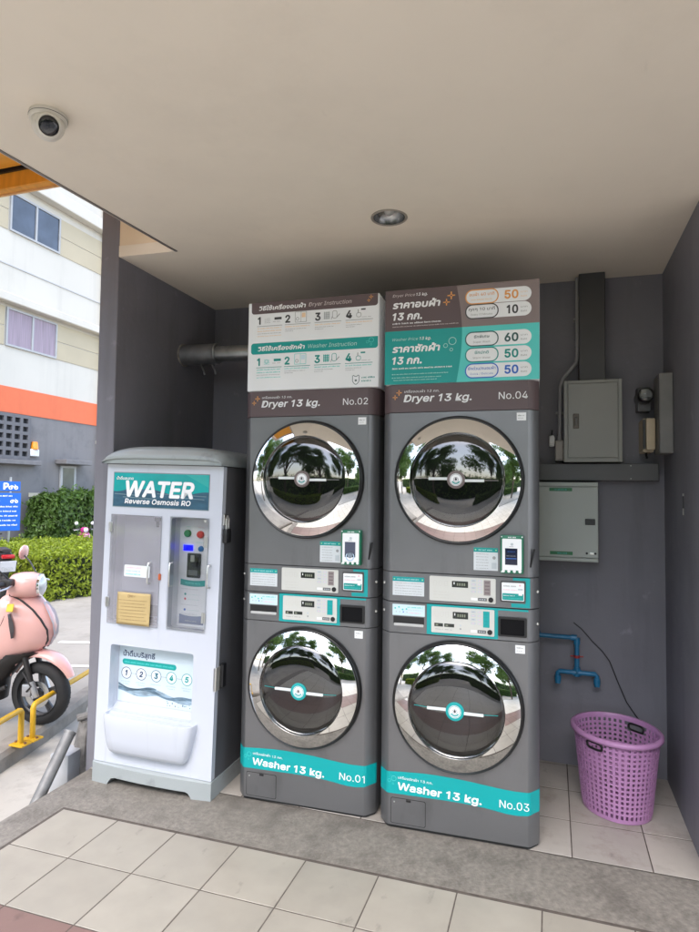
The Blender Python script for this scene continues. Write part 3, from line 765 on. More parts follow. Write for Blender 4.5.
a.ring(.651, 2.184, .010, .0122, teal_lt, 2, 20); a.ring(.632, 2.176, .005, .0065, teal_lt, 2, 14); a.ring(.650, 2.163, .0035, .005, teal_lt, 2, 12)
a.build('bubble_print', wb)
for (zb, c1_, c2_, nm) in ((2.291, ink, ink_orl, 'dryer_steps'), (2.086, ink_teal, teal_lt, 'washer_steps')):
    a = Art(0, .0006)
    for k, x in enumerate((.070, .217, .371, .526)):
        a.text('1234'[k], x, zb+.004, .035, c1_, 1, bold=.05)
        a.rect(x-.002, zb-.008, x+.132, zb-.0055, c1_ if c1_ is ink_teal else ink_grey, 1)
        px = x+.052
        if k == 0:
            for j in range(4): a.dashes(px-.014, px+.018, zb+.008+.007*j, .003, ink_grey if c1_ is ink else teal_lt, 1, j)
            a.rect(px+.038, zb+.022, px+.076, zb+.034, c1_, 1); a.dashes(px+.03, px+.076, zb+.012, .002, ink_grey, 1, 3)
            if c1_ is ink_teal: a.ring(px+.0, zb+.022, .008, .0105, teal_lt, 1, 14)
        if k == 1:
            a.outline([(px, zb+.002), (px+.058, zb+.002), (px+.058, zb+.052), (px, zb+.052)], .0022, ink_grey if c1_ is ink else teal_lt, 1)
            a.line(px+.03, zb+.002, px+.03, zb+.052, .0018, ink_grey if c1_ is ink else teal_lt, 1)
            a.ring(px+.012, zb+.018, .006, .0085, ink_grey, 1, 14); a.rect(px+.034, zb+.024, px+.053, zb+.046, ink_orl if c1_ is ink else pale_blue, 1)
        if k == 2:
            for j in range(4): a.rect(px-.008, zb+.008+.0085*j, px+.022, zb+.0128+.0085*j, col_grey if c1_ is ink else teal_lt, 1); a.rect(px-.006+.008*j, zb+.006, px-.003+.008*j, zb+.042, ink_grey if c1_ is ink else ink_teal, 2)
            a.outline(rrect(px+.036, zb+.008, px+.058, zb+.044, .008, 3), .0025, ink_grey if c1_ is ink else teal_dk, 1); a.line(px+.058, zb+.012, px+.072, zb+.028, .004, ink_grey, 1); a.line(px+.036, zb+.02, px+.030, zb+.004, .003, ink_grey, 1)
        if k == 3:
            a.outline(rrect(px, zb+.006, px+.022, zb+.026, .007, 3), .0025, ink_grey if c1_ is ink else teal_dk, 1); a.line(px+.008, zb+.024, px+.008, zb+.042, .004, ink_grey, 1); a.rect(px+.022, zb+.038, px+.044, zb+.045, c1_, 1)
            a.dashes(px+.026, px+.07, zb+.004, .0015, ink_grey, 1, 7)
        rows = 2 if k == 0 else 1
        for j in range(rows): a.dashes(x, x+.128, zb-.020-.014*j, .006, c2_, 1, 5+k+j)
        zz = zb-.020-.014*rows
        a.dashes(x, x+.125-.015*k, zz+.003, .0035, ink_grey, 1, 15+k); a.dashes(x, x+.045, zz-.006, .0035, ink_grey, 1, 25+k) if k else a.dashes(x, x+.128, zz-.010, .0045, c2_, 1, 31)
    a.build(nm, s1)
a = Art(0, .0006); lg = mat('logo_slate', (.16, .22, .23), .5)
a.outline([(.562, 2.018), (.566, 2.022), (.574, 2.016), (.582, 2.016), (.590, 2.022), (.594, 2.018), (.594, 1.994), (.586, 1.982), (.578, 1.978), (.570, 1.982), (.562, 1.994)], .0032, lg, 1)
a.disc(.578, 1.997, .0055, lg, 1, 16); a.dashes(.606, .672, 2.006, .0085, ink_teal, 1, 2); a.dashes(.606, .655, 1.990, .0085, ink_teal, 1, 12)
a.build('logo', s1)

s2 = sign_box('brown and teal price sign box with round-ended price rows above dryer No.04', RP, .010, .686, 1.9635, 2.397, .34)
bx = [float(.335+.024*math.sin(math.pi*k/20)) for k in range(21)]
bz = [1.9645+(2.396-1.9645)*k/20 for k in range(21)]
def half(lo, hi, left, m):
    pts = [(x, z) for x, z in zip(bx, bz) if lo-1e-6 <= z <= hi+1e-6]
    pts = [(float(np.interp(lo, bz, bx)), lo)]+[p for p in pts if lo+.002 < p[1] < hi-.002]+[(float(np.interp(hi, bz, bx)), hi)]
    e = .0105 if left else .6855
    return [(e, p[1]) for p in pts], pts, m
for nm, lo, hi, mL, mR in (('dryer_price_panel', 2.208, 2.3965, brown, brown_lt), ('washer_price_panel', 1.964, 2.208, teal_dk, teal_lt)):
    a = Art(0, .0006)
    A, B_, m = half(lo, hi, True, mL); a.strip(A, B_, m, 1)
    A, B_, m = half(lo, hi, False, mR); a.strip(A, B_, m, 1)
    pnl = a.build(nm, s2)
    dry = nm.startswith('dryer')
    a = Art(0, .0006); z0 = 2.365 if dry else 2.163; tp = MATS['pale_taupe_print'] if dry else MATS['pale_teal_print']
    a.text('Dryer Price' if dry else 'Washer Price', .045, z0, .0125, tp, 2, width=.103 if dry else .118, italic=.18)
    a.text('13 kg.', .153 if dry else .170, z0, .0125, white_p, 2, width=.052, bold=.02, italic=.18)
    a.build('heading_lettering', pnl); a = Art(0, .0006)
    a.text('ราคาอบผ้า' if dry else 'ราคาซักผ้า', .045, z0-.052, .029, white_p, 2, width=.218, bold=.055, italic=.16)
    a.text('13 กก.', .045, z0-.106, .031, white_p, 2, width=.136, bold=.055, italic=.16)
    a.build('title_lettering', pnl); a = Art(0, .0006)
    a.dashes(.045, .272 if dry else .318, z0-.126-(0 if dry else .004), .0075, white_p, 2, 3)
    if dry: a.dashes(.045, .344, z0-.139, .0045, tp, 2, 9)
    else:
        for k, (x1_, zz) in enumerate(((.30, 2.008), (.268, 1.992), (.25, 1.981))): a.dashes(.052, x1_, zz, .0045, tp, 2, 5+k); 
        a.disc(.047, 2.010, .0025, tp, 2, 8); a.disc(.047, 1.994, .0025, tp, 2, 8)
    a.build('small_print', pnl)
    a = Art(0, .0006)
    if dry: sparkle(a, .311, 2.354, .017, ink_org, 2); sparkle(a, .290, 2.325, .015, ink_org, 2)
    else: a.ring(.317, 2.149, .0148, .0172, tp, 2, 28); a.ring(.287, 2.130, .0078, .0098, tp, 2, 20); a.ring(.312, 2.111, .0055, .0075, tp, 2, 16)
    a.build('decor_print', pnl)
for k, (zc, cm, num, l1, l2, cs) in enumerate(((2.3385, ink_org, '50', .10, .09, 1), (2.273, ink, '10', .11, .08, 0), (2.151, ink_teal if False else mat('slate_ink', (.03, .10, .10), .5), '60', .06, .07, 2), (2.081, ink_teal, '50', .055, .07, 3), (2.011, ink_blue, '50', .115, .08, 4))):
    a = Art(0, .0006); h = .0315
    a.poly(rrect(.374, zc-h, .653, zc+h, h-.0005, 10), white_b, 2)
    pl_ = a.build('price_row', s2)
    a = Art(0, .0006)
    o_ = rrect(.3725, zc-h-.0015, .516, zc+h+.0015, h, 10); i_ = rrect(.3775, zc-h+.0035, .511, zc+h-.0035, h-.005, 10)
    a.strip(o_+o_[:1], i_+i_[:1], cm, 3)
    lt = {0: 'faint_ink', 1: 'x'}
    th = ('อบผ้า 40 นาที', 'ทุกๆ 10 นาที', 'ซักพิเศษ', 'ซักปกติ', 'ซักด่วน/ถนอมผ้า')[k]
    en = (None, 'Every 10 Minutes', 'Super Wash', 'Warm Water', 'Quick / Delicate')[k]
    a.text(th, .444, zc+.004, .0125, cm, 3, width=(.108, .112, .066, .06, .118)[k], center=True, bold=.01)
    if en: a.text(en, .444, zc-.0175, .0085, ink_grey if cm is not ink_blue else mat('soft_blue_ink', (.2, .32, .6), .5), 3, width=(.1, .092, .072, .076, .1)[k], center=True)
    else: a.dashes(.398, .49, zc-.016, .006, ink_orl, 3, 4)
    a.text(num, .541, zc-.017, .0345, cm, 3, width=.058, bold=.045) if num != '10' else a.text(num, .549, zc-.017, .0345, cm, 3, width=.049, bold=.045)
    gm_ = ink_orl if k == 0 else ink_grey
    a.text('บาท', .609, zc+.004, .0075, gm_, 3, width=.027); a.text('Baht', .609, zc-.0145, .0075, gm_, 3, width=.026)
    a.build('lettering', pl_)

# ------------------------------------------------------------------ drinking-water vending machine
wp = mat('white_gelcoat', (.545, .575, .645), .22, var=.015, vscale=3, coat=.3)
gp = mat('grey_gelcoat', (.33, .36, .365), .28, var=.03, vscale=3, coat=.2)
dkside = mat('dark_side_panel', (.10, .10, .108), .45, var=.08, vscale=4)
lilac = mat('compartment_lining', (.80, .79, .86), .35, var=.03)
WW = .668
wm_ = thing('water_vending_machine', 'tall white drinking water machine reading WATER, with grey lid and base', 'water machine', (-.765, -.118, 0), .018, ry=.022)
b = MB()
for x0, x1, y0, y1, z0, z1 in ((.012, .032, .033, .50, .10, 1.605), (WW-.02, WW, .033, .50, .10, 1.605), (.0325, WW-.0205, .48, .499, .10, 1.605), (.0325, WW-.0205, .036, .479, .102, .12), (.0325, WW-.0205, .036, .479, 1.58, 1.604)):
    b.box(x0, x1, y0, y1, z0, z1, dkside, r=.003, seg=1)
b.build('cabinet', wm_)
wear(wp, 6, (4, 1, .35), .58, .75, .09); wear(gp, 9, (1, 1, 1), .58, .7, .22); wear(dkside, 4, (1, 2, .6), .5, .7, .25)
# base with feet and an arched gap
b = MB()
arch = [(-.004, .0), (.085, .0), (.095, .004), (.104, .020), (.118, .036), (.14, .042), (.54, .042), (.556, .036), (.568, .020), (.576, .004), (.585, .0), (WW+.003, .0), (WW+.003, .098), (-.004, .098)]
n = len(arch)
def bow(x): return -.004-.020*(1-((x-WW/2)/(WW/2))**2)
xs = np.linspace(-.004, WW+.003, 15)
top = [(float(x), .098) for x in xs]
# front face as vertical strips between the arch underside and the top edge
ax = [p[0] for p in arch[:12]]; az = [p[1] for p in arch[:12]]
xx = sorted(set([float(x) for x in xs]+ax)); F1 = [(x, bow(x), float(np.interp(x, ax, az))) for x in xx]; F2 = [(x, bow(x), .096) for x in xx]; F3 = [(x, bow(x)+.006, .101) for x in xx]
B1 = [(x, .5, z) for x, y, z in F1]; B2 = [(x, .5, .101) for x, y, z in F1]
m_ = len(xx); b.add(F1+F2+F3+B2+B1, [(j*m_+i, j*m_+i+1, (j+1)*m_+i+1, (j+1)*m_+i) for j in range(4) for i in range(m_-1)]+[(4*m_+i, 4*m_+i+1, i+1, i) for i in range(m_-1)]+[(0, m_, 2*m_, 3*m_, 4*m_), (m_-1, 5*m_-1, 4*m_-1, 3*m_-1, 2*m_-1)], gp)
b.build('base', wm_, smooth=40)
# white front, three openings
LD = rrect(.044, .806, .333, 1.345, .012); RD = rrect(.391, .806, .597, 1.347, .012)
RC = rrect(.069, .362, .546, .692, .014)
b = MB(); b.holed(rrect(.0, .104, WW, 1.606, .004), [LD, RD, RC], .0, wp, depth=.035)
o_ = rrect(.0, .104, WW, 1.606, .004); n = len(o_)
b.add([(x, .0, z) for x, z in o_]+[(x, .032, z) for x, z in o_], [(k, n+k, n+(k+1) % n, (k+1) % n) for k in range(n)], wp)
fp = b.build('front_panel', wm_, smooth=30)
def pocket(x0, x1, z0, z1, ya, ybk, m, mb=None):
    b = MB(); vs = [(x0, ya, z0), (x1, ya, z0), (x1, ya, z1), (x0, ya, z1), (x0, ybk, z0), (x1, ybk, z0), (x1, ybk, z1), (x0, ybk, z1)]
    b.add(vs, [(0, 4, 5, 1), (3, 2, 6, 7), (0, 3, 7, 4), (1, 5, 6, 2)], m); b.add(vs, [(4, 7, 6, 5)], mb or m)
    return b
c1_ = pocket(.040, .337, .802, 1.349, .0345, .105, lilac).build('bottle_compartment', wm_, smooth=0, normals=False)
b = MB(); b.lathe([(.016, .02), (.016, -.012), (.009, -.02), (.006, -.045), (.0005, -.045)], c=(.265, .07, 1.335), m=black, seg=20); b.build('nozzle', c1_)
b = MB(); b.box(.045, .332, .05, .103, .806, .824, mat('drip_tray_blue', (.10, .11, .16), .4), r=.004, seg=1); b.build('drip_tray', c1_)
b = MB(); b.box(.046, .331, .096, .103, .83, .885, mat('slate_skirt', (.12, .13, .18), .4)); b.build('skirt_panel', c1_)
c2_ = pocket(.387, .601, .802, 1.351, .0345, .088, mat('white_lining', (.80, .81, .85), .35)).build('coin_compartment', wm_, smooth=0, normals=False)
# left clear door
acr = glassy('clear_acrylic', (.99, .99, .99), gl=.02, rough=.03)
hazy = glassy('hazy_acrylic', (.97, .97, .98), gl=.07, rough=.05)
n_ = hazy.node_tree.nodes; l_ = hazy.node_tree.links
df = n_.new('ShaderNodeBsdfDiffuse'); df.inputs[0].default_value = (.78, .76, .84, 1); m2_ = n_.new('ShaderNodeMixShader'); m2_.inputs[0].default_value = .2
l_.new(n_['Material Output'].inputs[0].links[0].from_socket, m2_.inputs[1]); l_.new(df.outputs[0], m2_.inputs[2]); l_.new(m2_.outputs[0], n_['Material Output'].inputs[0])
b = MB(); b.box(.040, .337, -.006, -.001, .800, 1.350, hazy); ldoor = b.build('clear_door', wm_, smooth=0)
def handle(par, x, z0, z1, y):
    b = MB(); b.tube([(x, y, z0), (x, y-.022, z0+.002), (x, y-.026, z0+.012), (x, y-.026, z1-.012), (x, y-.022, z1-.002), (x, y, z1)], .0042, brush, 8); b.build('handle', par)
def hinge(par, x, z, y=-.007, h=.05, w=.022):
    b = MB(); b.box(x-w/2, x+w/2, y-.004, y, z-h/2, z+h/2, brush, r=.0015, seg=1); b.tube([(x-w*.1, y-.006, z-h/2), (x-w*.1, y-.006, z+h/2)], .004, brush, 8); b.build('hinge', par)
handle(ldoor, .287, 1.015, 1.118, -.006); hinge(ldoor, .040, 1.285); hinge(ldoor, .040, .905)
b = MB(); b.box(.333, .345, -.010, .0, 1.035, 1.065, mat('latch_orange', (.55, .12, .04), .4), r=.002, seg=1); b.build('latch', ldoor)
a = Art(-.0062, .0006); a.poly(rrect(.133, 1.040, .283, 1.099, .006), mat('sticker_white', (.75, .78, .8), .4), 1)
a.dashes(.143, .232, 1.082, .0085, ink_pink, 2, 3); a.dashes(.143, .232, 1.066, .0075, mat('sticker_blue', (.35, .55, .75), .5), 2, 4); a.dashes(.143, .232, 1.050, .0075, teal_lt, 2, 5); a.build('door_sticker', ldoor)
# right clear door and the coin panel
b = MB(); b.box(.387, .603, -.006, -.001, .800, 1.352, acr); rdoor = b.build('coin_door', wm_, smooth=0)
handle(rdoor, .410, 1.012, 1.125, -.006); handle(wm_, .617, 1.018, 1.128, .0); hinge(rdoor, .590, 1.236); hinge(rdoor, .594, .872); hinge(rdoor, .585, 1.338, h=.014, w=.014)
P = .0875
b = MB(); b.lathe([(.0005, -.016), (.016, -.015), (.0185, -.010), (.0185, .0)], c=(.434, P, 1.266), axis='Y', m=mat('push_green', (.0, .22, .10), .3), seg=28); b.build('push_button', c2_)
b = MB(); b.lathe([(.0005, -.016), (.016, -.015), (.0185, -.010), (.0185, .0)], c=(.507, P, 1.264), axis='Y', m=mat('push_red', (.62, .03, .05), .3), seg=28); b.build('push_button', c2_)
b = MB(); b.lathe([(.0005, -.012), (.012, -.011), (.0145, -.006), (.0145, .0)], c=(.512, P, 1.192), axis='Y', m=mat('push_blue', (.02, .16, .45), .3), seg=28); b.build('push_button', c2_)
b = MB(); b.box(.411, .466, P-.004, P, 1.179, 1.208, mat('lit_display', (.01, .01, .35), .2, emit=((.0, .0, 1), .55)), r=.001, seg=1); b.build('lit_display', c2_)
b = MB(); b.box(.440, .515, P-.012, P, 1.046, 1.168, mat('coin_unit_dark', (.05, .055, .06), .25), r=.003, seg=1); b.box(.462, .484, P-.017, P-.011, 1.125, 1.160, brush, r=.002, seg=1); b.box(.450, .504, P-.015, P-.011, 1.058, 1.085, mat('coin_unit_grey', (.18, .19, .2), .3), r=.002, seg=1); b.box(.488, .504, P-.016, P-.011, 1.1, 1.15, black, r=.002, seg=1); b.build('coin_acceptor', c2_)
a = Art(P, .0007)
gx = np.linspace(.402, .541, 9); OX = -.024
a.strip([(float(x), 1.004+.006*((x-.471)/.07)**2-.004) for x in gx], [(float(x), 1.036+.006*((x-.471)/.07)**2-.006) for x in gx], teal_dk, 1)
a.dashes(.428, .52, 1.013, .009, teal_lt, 2, 3)
a.build('teal_banner', c2_); a = Art(P, .0007); a.dashes(.424, .446, 1.298, .003, teal_lt, 1, 2); a.dashes(.493, .523, 1.298, .003, ink_pink, 1, 3); a.dashes(.480, .523, 1.222, .003, teal_lt, 1, 4)
a.build('button_captions', c2_); a = Art(P, .0007)
for k, (zz, cdot) in enumerate(((.985, None), (.958, teal_dk), (.934, ink_red), (.906, None), (.880, ink_blue), (.860, None))):
    if cdot: a.disc(.432, zz+.003, .006, cdot, 1, 14); a.dashes(.446, .515, zz, .004, mat('pale_caption', (.55, .68, .68), .5), 1, k)
    else: a.dashes(.408, .505, zz, .004, mat('grey_caption', (.5, .52, .56), .5), 1, k)
a.build('instruction_lines', c2_); a = Art(P, .0007); a.strip([(float(x), .812) for x in gx], [(float(x), .852+.008*((x-.471)/.07)**2) for x in gx], mat('slate_blue_film', (.18, .22, .36), .4), 1); a.dashes(.436, .505, .826, .005, col_grey, 2, 6)
a.build('slate_strip', c2_)
# header sign
a = Art(.0, .0007)
n = 30; hx = np.linspace(.043, .592, n)
a.rect(.039, 1.388, .596, 1.566, mat('header_frame', (.16, .22, .24), .35), 1)
seab = [1.475+.012*math.sin(3.0+x*19)-.010*(x-.04)/.55+(.016*math.exp(-((x-.13)/.05)**2)) for x in hx]
a.strip([(float(x), 1.392) for x in hx], [(float(x), s_) for x, s_ in zip(hx, seab)], mat('header_navy', (.035, .10, .16), .25, var=.25, vscale=12, stretch=(1, 1, 4)), 2)
a.strip([(float(x), s_) for x, s_ in zip(hx, seab)], [(float(x), 1.562) for x in hx], mat('header_teal', (.0, .33, .33), .25, var=.12, vscale=8), 2)
a.poly([(.46, 1.562), (.592, 1.562), (.592, 1.50)], mat('header_teal_light', (.02, .38, .36), .25), 3)
for s_, e_, zz in ((.05, .20, 1.455), (.30, .58, 1.462), (.10, .30, 1.44), (.40, .57, 1.447)): a.line(s_, zz, e_, zz-.006, .004, mat('header_wave', (.12, .20, .24), .3), 3)
hs = a.build('header_sign', wm_)
a = Art(.0, .0007)
a.text('WATER', .115, 1.446, .074, white_p, 4, width=.398, bold=.055, italic=.15)
a.text('Reverse Osmosis RO', .113, 1.408, .0235, white_p, 4, width=.382, bold=.03, italic=.15)
a.text('น้ำดื่มสะอาด', .060, 1.528, .0135, white_p, 4, width=.100, bold=.02, italic=.1)
a.build('lettering', hs)
# lower niche with its poster and the bulging cup tray
b = MB(); vs = [(.066, .034, .362), (.549, .034, .362), (.549, .034, .695), (.066, .034, .695), (.070, .068, .385), (.545, .068, .385), (.545, .068, .690), (.070, .068, .690)]
b.add(vs, [(0, 4, 5, 1), (3, 2, 6, 7), (0, 3, 7, 4), (1, 5, 6, 2), (4, 7, 6, 5)], wp); ni = b.build('niche', wm_, smooth=0, normals=False)
a = Art(.0675, .0006)
a.rect(.074, .392, .541, .686, mat('poster_pale', (.60, .70, .76), .3, var=.05, vscale=3), 1)
nx_ = np.linspace(.076, .539, 40)
def wv(x, o): return .472-.030*(x-.076)/.46+.010*math.sin(x*24+o)+o*.004
pm1 = mat('poster_wave_dark', (.12, .19, .25), .3, var=.5, vscale=22, stretch=(1, 1, 3)); pm2 = mat('poster_wave_mid', (.28, .38, .46), .3, var=.35, vscale=22, stretch=(1, 1, 3))
a.strip([(float(x), wv(x, 0)-.034*(1-.5*(x-.07)/.46)) for x in nx_], [(float(x), wv(x, 1)) for x in nx_], pm2, 2)
a.strip([(float(x), wv(x, 2)-.022) for x in nx_], [(float(x), wv(x, 2)-.008-.004*math.sin(x*40)) for x in nx_], pm1, 3)
a.strip([(float(x), wv(x, 1)-.005) for x in nx_[:20]], [(float(x), wv(x, 1)+.002+.004*math.sin(x*30)) for x in nx_[:20]], pm1, 3)
for k in range(16): a.disc(.36+random.random()*.17, .40+random.random()*.025, .002+.002*random.random(), pm1, 3, 8)
po = a.build('poster', ni)
a = Art(.0675, .0006); navy = mat('navy_print', (.03, .055, .13), .4)
a.text('น้ำดื่มบริสุทธิ์', .097, .622, .025, navy, 2, width=.190, bold=.03)
a.poly(rrect(.094, .579, .412, .607, .0135, 6), teal_dk, 2); a.dashes(.106, .400, .588, .009, teal_lt, 3, 6)
for k in range(5):
    cx = .121+.0885*k; cm = navy if k < 2 else (teal_dk if k > 2 else mat('navy_teal_print', (.02, .14, .2), .4)); cz_ = .536+.0015*k
    if k < 4: a.rect(cx+.03, cz_-.001, cx+.062, cz_+.001, ink_grey, 2)
    a.disc(cx, cz_, .0295, mat('poster_white', (.7, .76, .8), .4), 2, 32); a.ring(cx, cz_, .0270, .0300, cm, 3, 32)
    a.text(str(k+1), cx, cz_-.0125, .026, cm, 4, center=True, bold=.05, italic=.15)
    a.dashes(cx-.030, cx+.03, cz_-.046, .0055, mat('poster_caption', (.38, .5, .56), .5), 2, k); 
    if k != 2: a.dashes(cx-.02, cx+.022, cz_-.058, .0055, MATS['poster_caption'], 2, k+9)
a.build('lettering', po)
b = MB(); loops = []
def traycurve(x0, x1, dep, z, n=28):
    pts = []
    for k in range(n+1):
        u = -1+2*k/n
        xm, hw = (x0+x1)/2, (x1-x0)/2
        # superellipse plan
        ca, sa = math.cos(math.pi*(k/n)), math.sin(math.pi*(k/n))
        px = xm-hw*math.copysign(abs(ca)**.35, ca); py = -dep*abs(sa)**.45
        pts.append((px, py+.001, z))
    return pts
for z, x0, x1, dp in ((.160, .125, .505, .004), (.165, .112, .522, .024), (.176, .102, .535, .040), (.195, .094, .546, .050), (.24, .084, .560, .058), (.30, .076, .573, .064), (.352, .071, .582, .068), (.362, .072, .581, .066)):
    loops.append(traycurve(x0, x1, dp, z))
loops.append(traycurve(.080, .573, .058, .3625)); loops.append(traycurve(.084, .569, .054, .350))
b.loft(loops, wp, cap=True); b.build('cup_tray', wm_, smooth=60)
# arched lid
b = MB(); lo = []
sx = np.linspace(0, 1, 33)
def lidz(s): 
    e = min(s, 1-s)
    return .022+.074*(1-abs(2*s-1)**5)**.55*(1-.10*abs(2*s-1)**2)
def lidloop(y, k):
    return [(-.008+(WW+.016)*float(s), y, 1.608+lidz(float(s))*k) for s in sx]+[(WW+.008, y, 1.608), (-.008, y, 1.608)]
for y, k in ((-.026, .26), (-.036, .30), (-.038, .44), (-.034, .52), (-.024, .70), (.0, .88), (.035, .97), (.09, 1.0), (.40, 1.0), (.48, .95), (.505, .7)): lo.append(lidloop(y, k))
b.loft(lo, gp); b.build('lid', wm_, smooth=50)
b = MB(); b.box(-.004, WW+.003, -.006, .5, 1.6055, 1.6085, black); b.build('lid_seal', wm_, smooth=0)
# locks on the right side
b = MB(); b.box(WW-.012, WW+.004, .0, .040, .525, .640, mat('hasp_plate', (.62, .61, .56), .3, .6), r=.002, seg=1); b.box(WW+.002, WW+.020, .036, .075, .535, .650, black, r=.004, seg=1); b.build('cash_box_lock', wm_)
b = MB(); b.box(WW-.003, WW+.006, .012, .058, 1.32, 1.375, brush, r=.002, seg=1); b.tube([(WW+.014, .022, 1.30), (WW+.014, .022, 1.352), (WW+.014, .032, 1.366), (WW+.014, .044, 1.352), (WW+.014, .044, 1.30)], .005, brush, 8); b.build('hasp', wm_)
b = MB(); b.box(WW+.003, WW+.026, .008, .058, 1.235, 1.305, black, r=.006, seg=2); b.build('padlock', wm_)

# the paper note stuck on the clear door
nm_ = mat('yellow_paper', (.52, .39, .18), .65, var=.06, vscale=8)
t = thing('paper_notice', 'small yellow handwritten paper notice on the water machine door', 'notice', (-.765+.108+.019, -.128, .800), .018, ry=.0)
b = MB(); vs = []; nn = 10
for i in range(nn+1):
    for j in range(nn+1):
        u, v = i/nn, j/nn; vs.append((u*.193+.004*v, -.006-.006*math.sin(u*2.4)*v-.003*math.sin(v*3+u*2), v*.160-.003*u))
b.add(vs, [(i*(nn+1)+j, (i+1)*(nn+1)+j, (i+1)*(nn+1)+j+1, i*(nn+1)+j+1) for i in range(nn) for j in range(nn)], nm_)
o = b.build('sheet', t, smooth=60); 
md = o.modifiers.new('thickness', 'SOLIDIFY'); md.thickness = .0012
a = Art(0, .001, fn=lambda x, z, d: (x, -.0085-.006*math.sin(x/.193*2.4)*z/.16-.003*math.sin(z/.16*3+x/.193*2)-d, z))
gi = mat('pencil_brown', (.24, .15, .06), .6)
a.ring(.075, .142, .005, .007, gi, 1, 12); a.ring(.094, .143, .004, .006, gi, 1, 12); a.line(.104, .138, .112, .146, .0018, gi, 1); a.line(.086, .138, .082, .150, .0018, gi, 1)
for k in range(7): a.dashes(.014+.006*(k % 3), .178-.010*(k % 2), .120-.016*k, .0035, gi, 1, k*3+1)
a.line(.008, .006, .184, .004, .0018, gi, 1); a.line(.008, .150, .008, .008, .0014, gi, 1)
a.build('handwriting', t)

# ------------------------------------------------------------------ alcove fittings
cab = mat('grey_green_enamel', (.33, .335, .31), .42, var=.05, vscale=3, stain=(5, (.24, .24, .2), .6, .75, .4))
cab2 = mat('pale_enamel', (.46, .50, .47), .4, var=.04, vscale=3)
trunk_m = mat('dark_trunking', (.058, .058, .06), .45, var=.1, vscale=5)
yw = lambda x: .87+(2.015-x)*.0535-.001
t = thing('electrical_cabinet', 'grey-green electrical cabinet with a hinged door under the vertical dark duct', 'cabinet', (1.511, .75, 1.652))
W, H = .289, .438; D = yw(1.65)-.75
b = MB(); b.box(0, W, .006, D, 0, H, cab, r=.003, seg=1); b.build('box', t)
b = MB()
for (x0, x1, z0, z1) in ((0, .018, 0, H), (W-.018, W, 0, H), (.0185, W-.0185, 0, .02), (.0185, W-.0185, H-.016, H)): b.box(x0, x1, .0, .0055, z0, z1, cab, r=.0015, seg=1)
b.build('frame', t)
b = MB(); b.box(.021, W-.021, -.003, .0035, .0225, H-.0185, cab, r=.002, seg=1); dd = b.build('door', t)
b = MB(); b.box(.046, .076, -.007, -.002, .178, .258, mat('latch_plate', (.16, .14, .12), .5, .3), r=.003, seg=1); b.box(.054, .068, -.012, -.006, .195, .240, mat('latch_dark', (.12, .11, .1), .4), r=.002, seg=1); b.build('latch', dd)
b = MB(); b.box(1.590, 1.722, .775, yw(1.6), 2.092, CZ(1.6)-.002, trunk_m, r=.003, seg=1); tag(b.build('vertical_cable_duct'), 'dark vertical cable duct running from the cabinet up to the ceiling', 'cable duct')
t = thing('horizontal_cable_duct', 'dark grey horizontal cable duct between the two cabinets', 'cable duct', (1.3, .80, 1.553))
b = MB(); b.box(0, .680, 0, yw(1.6)-.80, 0, .092, mat('grey_trunking', (.105, .105, .108), .42, var=.06, vscale=4), r=.003, seg=1); b.build('duct', t)
for z in (.012, .080): b = MB(); b.lathe([(.0005, -.003), (.003, -.002), (.003, .001)], c=(.545, 0, z), axis='Y', m=brush, seg=10); b.build('screw', t)
t = thing('distribution_board', 'pale grey distribution board with green strips and a small black window', 'electrical board', (1.335, .75, 1.122))
W, H = .345, .421; D = yw(1.5)-.75
b = MB(); b.box(0, W, .010, D, 0, H, cab2, r=.004, seg=1); b.build('box', t)
b = MB(); b.box(.0, W, -.002, .008, .022, H-.024, cab2, r=.003, seg=1); dr_ = b.build('cover', t)
for z0, z1 in ((0, .019), (H-.021, H)): b = MB(); b.box(0, W, -.001, .0085, z0, z1, cab2, r=.002, seg=1); b.build('end_cap', t)
a = Art(-.002, .0007); gg = mat('label_green', (.02, .18, .07), .4)
a.rect(.100, .373, .216, .391, gg, 1); a.dashes(.125, .19, .379, .005, teal_lt, 2, 2); a.build('green_label', dr_); a = Art(-.002, .0007); a.rect(.103, .034, .218, .052, gg, 1); a.dashes(.14, .19, .040, .005, teal_lt, 2, 3); a.build('green_label', dr_)
b = MB(); b.box(.280, .330, -.006, .0, .196, .228, black, r=.002, seg=1); b.build('window', dr_)
for x, m2 in ((.288, black), (.308, brush), (.318, brush), (.330, black)): b = MB(); b.lathe([(.0005, -.005), (.006, -.004), (.006, 0)], c=(x, -.002, .046), axis='Y', m=m2, seg=12); b.build('terminal', dr_)
b = MB(); y_ = .845
b.tube([(1.584, y_, CZ(1.58)-.001), (1.584, y_, 2.24), (1.578, y_, 2.205), (1.505, y_, 2.115), (1.494, y_, 2.075), (1.489, y_, 1.775)], .0105, mat('grey_conduit', (.36, .36, .37), .4), 12)
b.tube([(1.584, y_, 2.30), (1.584, y_, 2.325)], .0135, MATS['grey_conduit'], 12); b.tube([(1.489, y_, 1.775), (1.489, y_, 1.80)], .0135, MATS['grey_conduit'], 12)
for x, z in ((1.584, 2.45), (1.49, 1.93)): b.box(x-.02, x+.02, y_+.004, yw(1.5), z-.006, z+.006, MATS['grey_conduit'])
tag(b.build('conduit_pipe'), 'thin grey conduit that bends down the wall left of the cabinet', 'conduit')
t = thing('socket_box', 'small white socket box between the right dryer and the cabinet', 'socket', (1.434, .845, 1.745))
b = MB(); b.box(0, .028, 0, yw(1.44)-.845, 0, .06, white_p, r=.004, seg=1); b.box(.002, .03, -.004, 0, .012, .05, white_p, r=.002, seg=1); b.build('box', t)
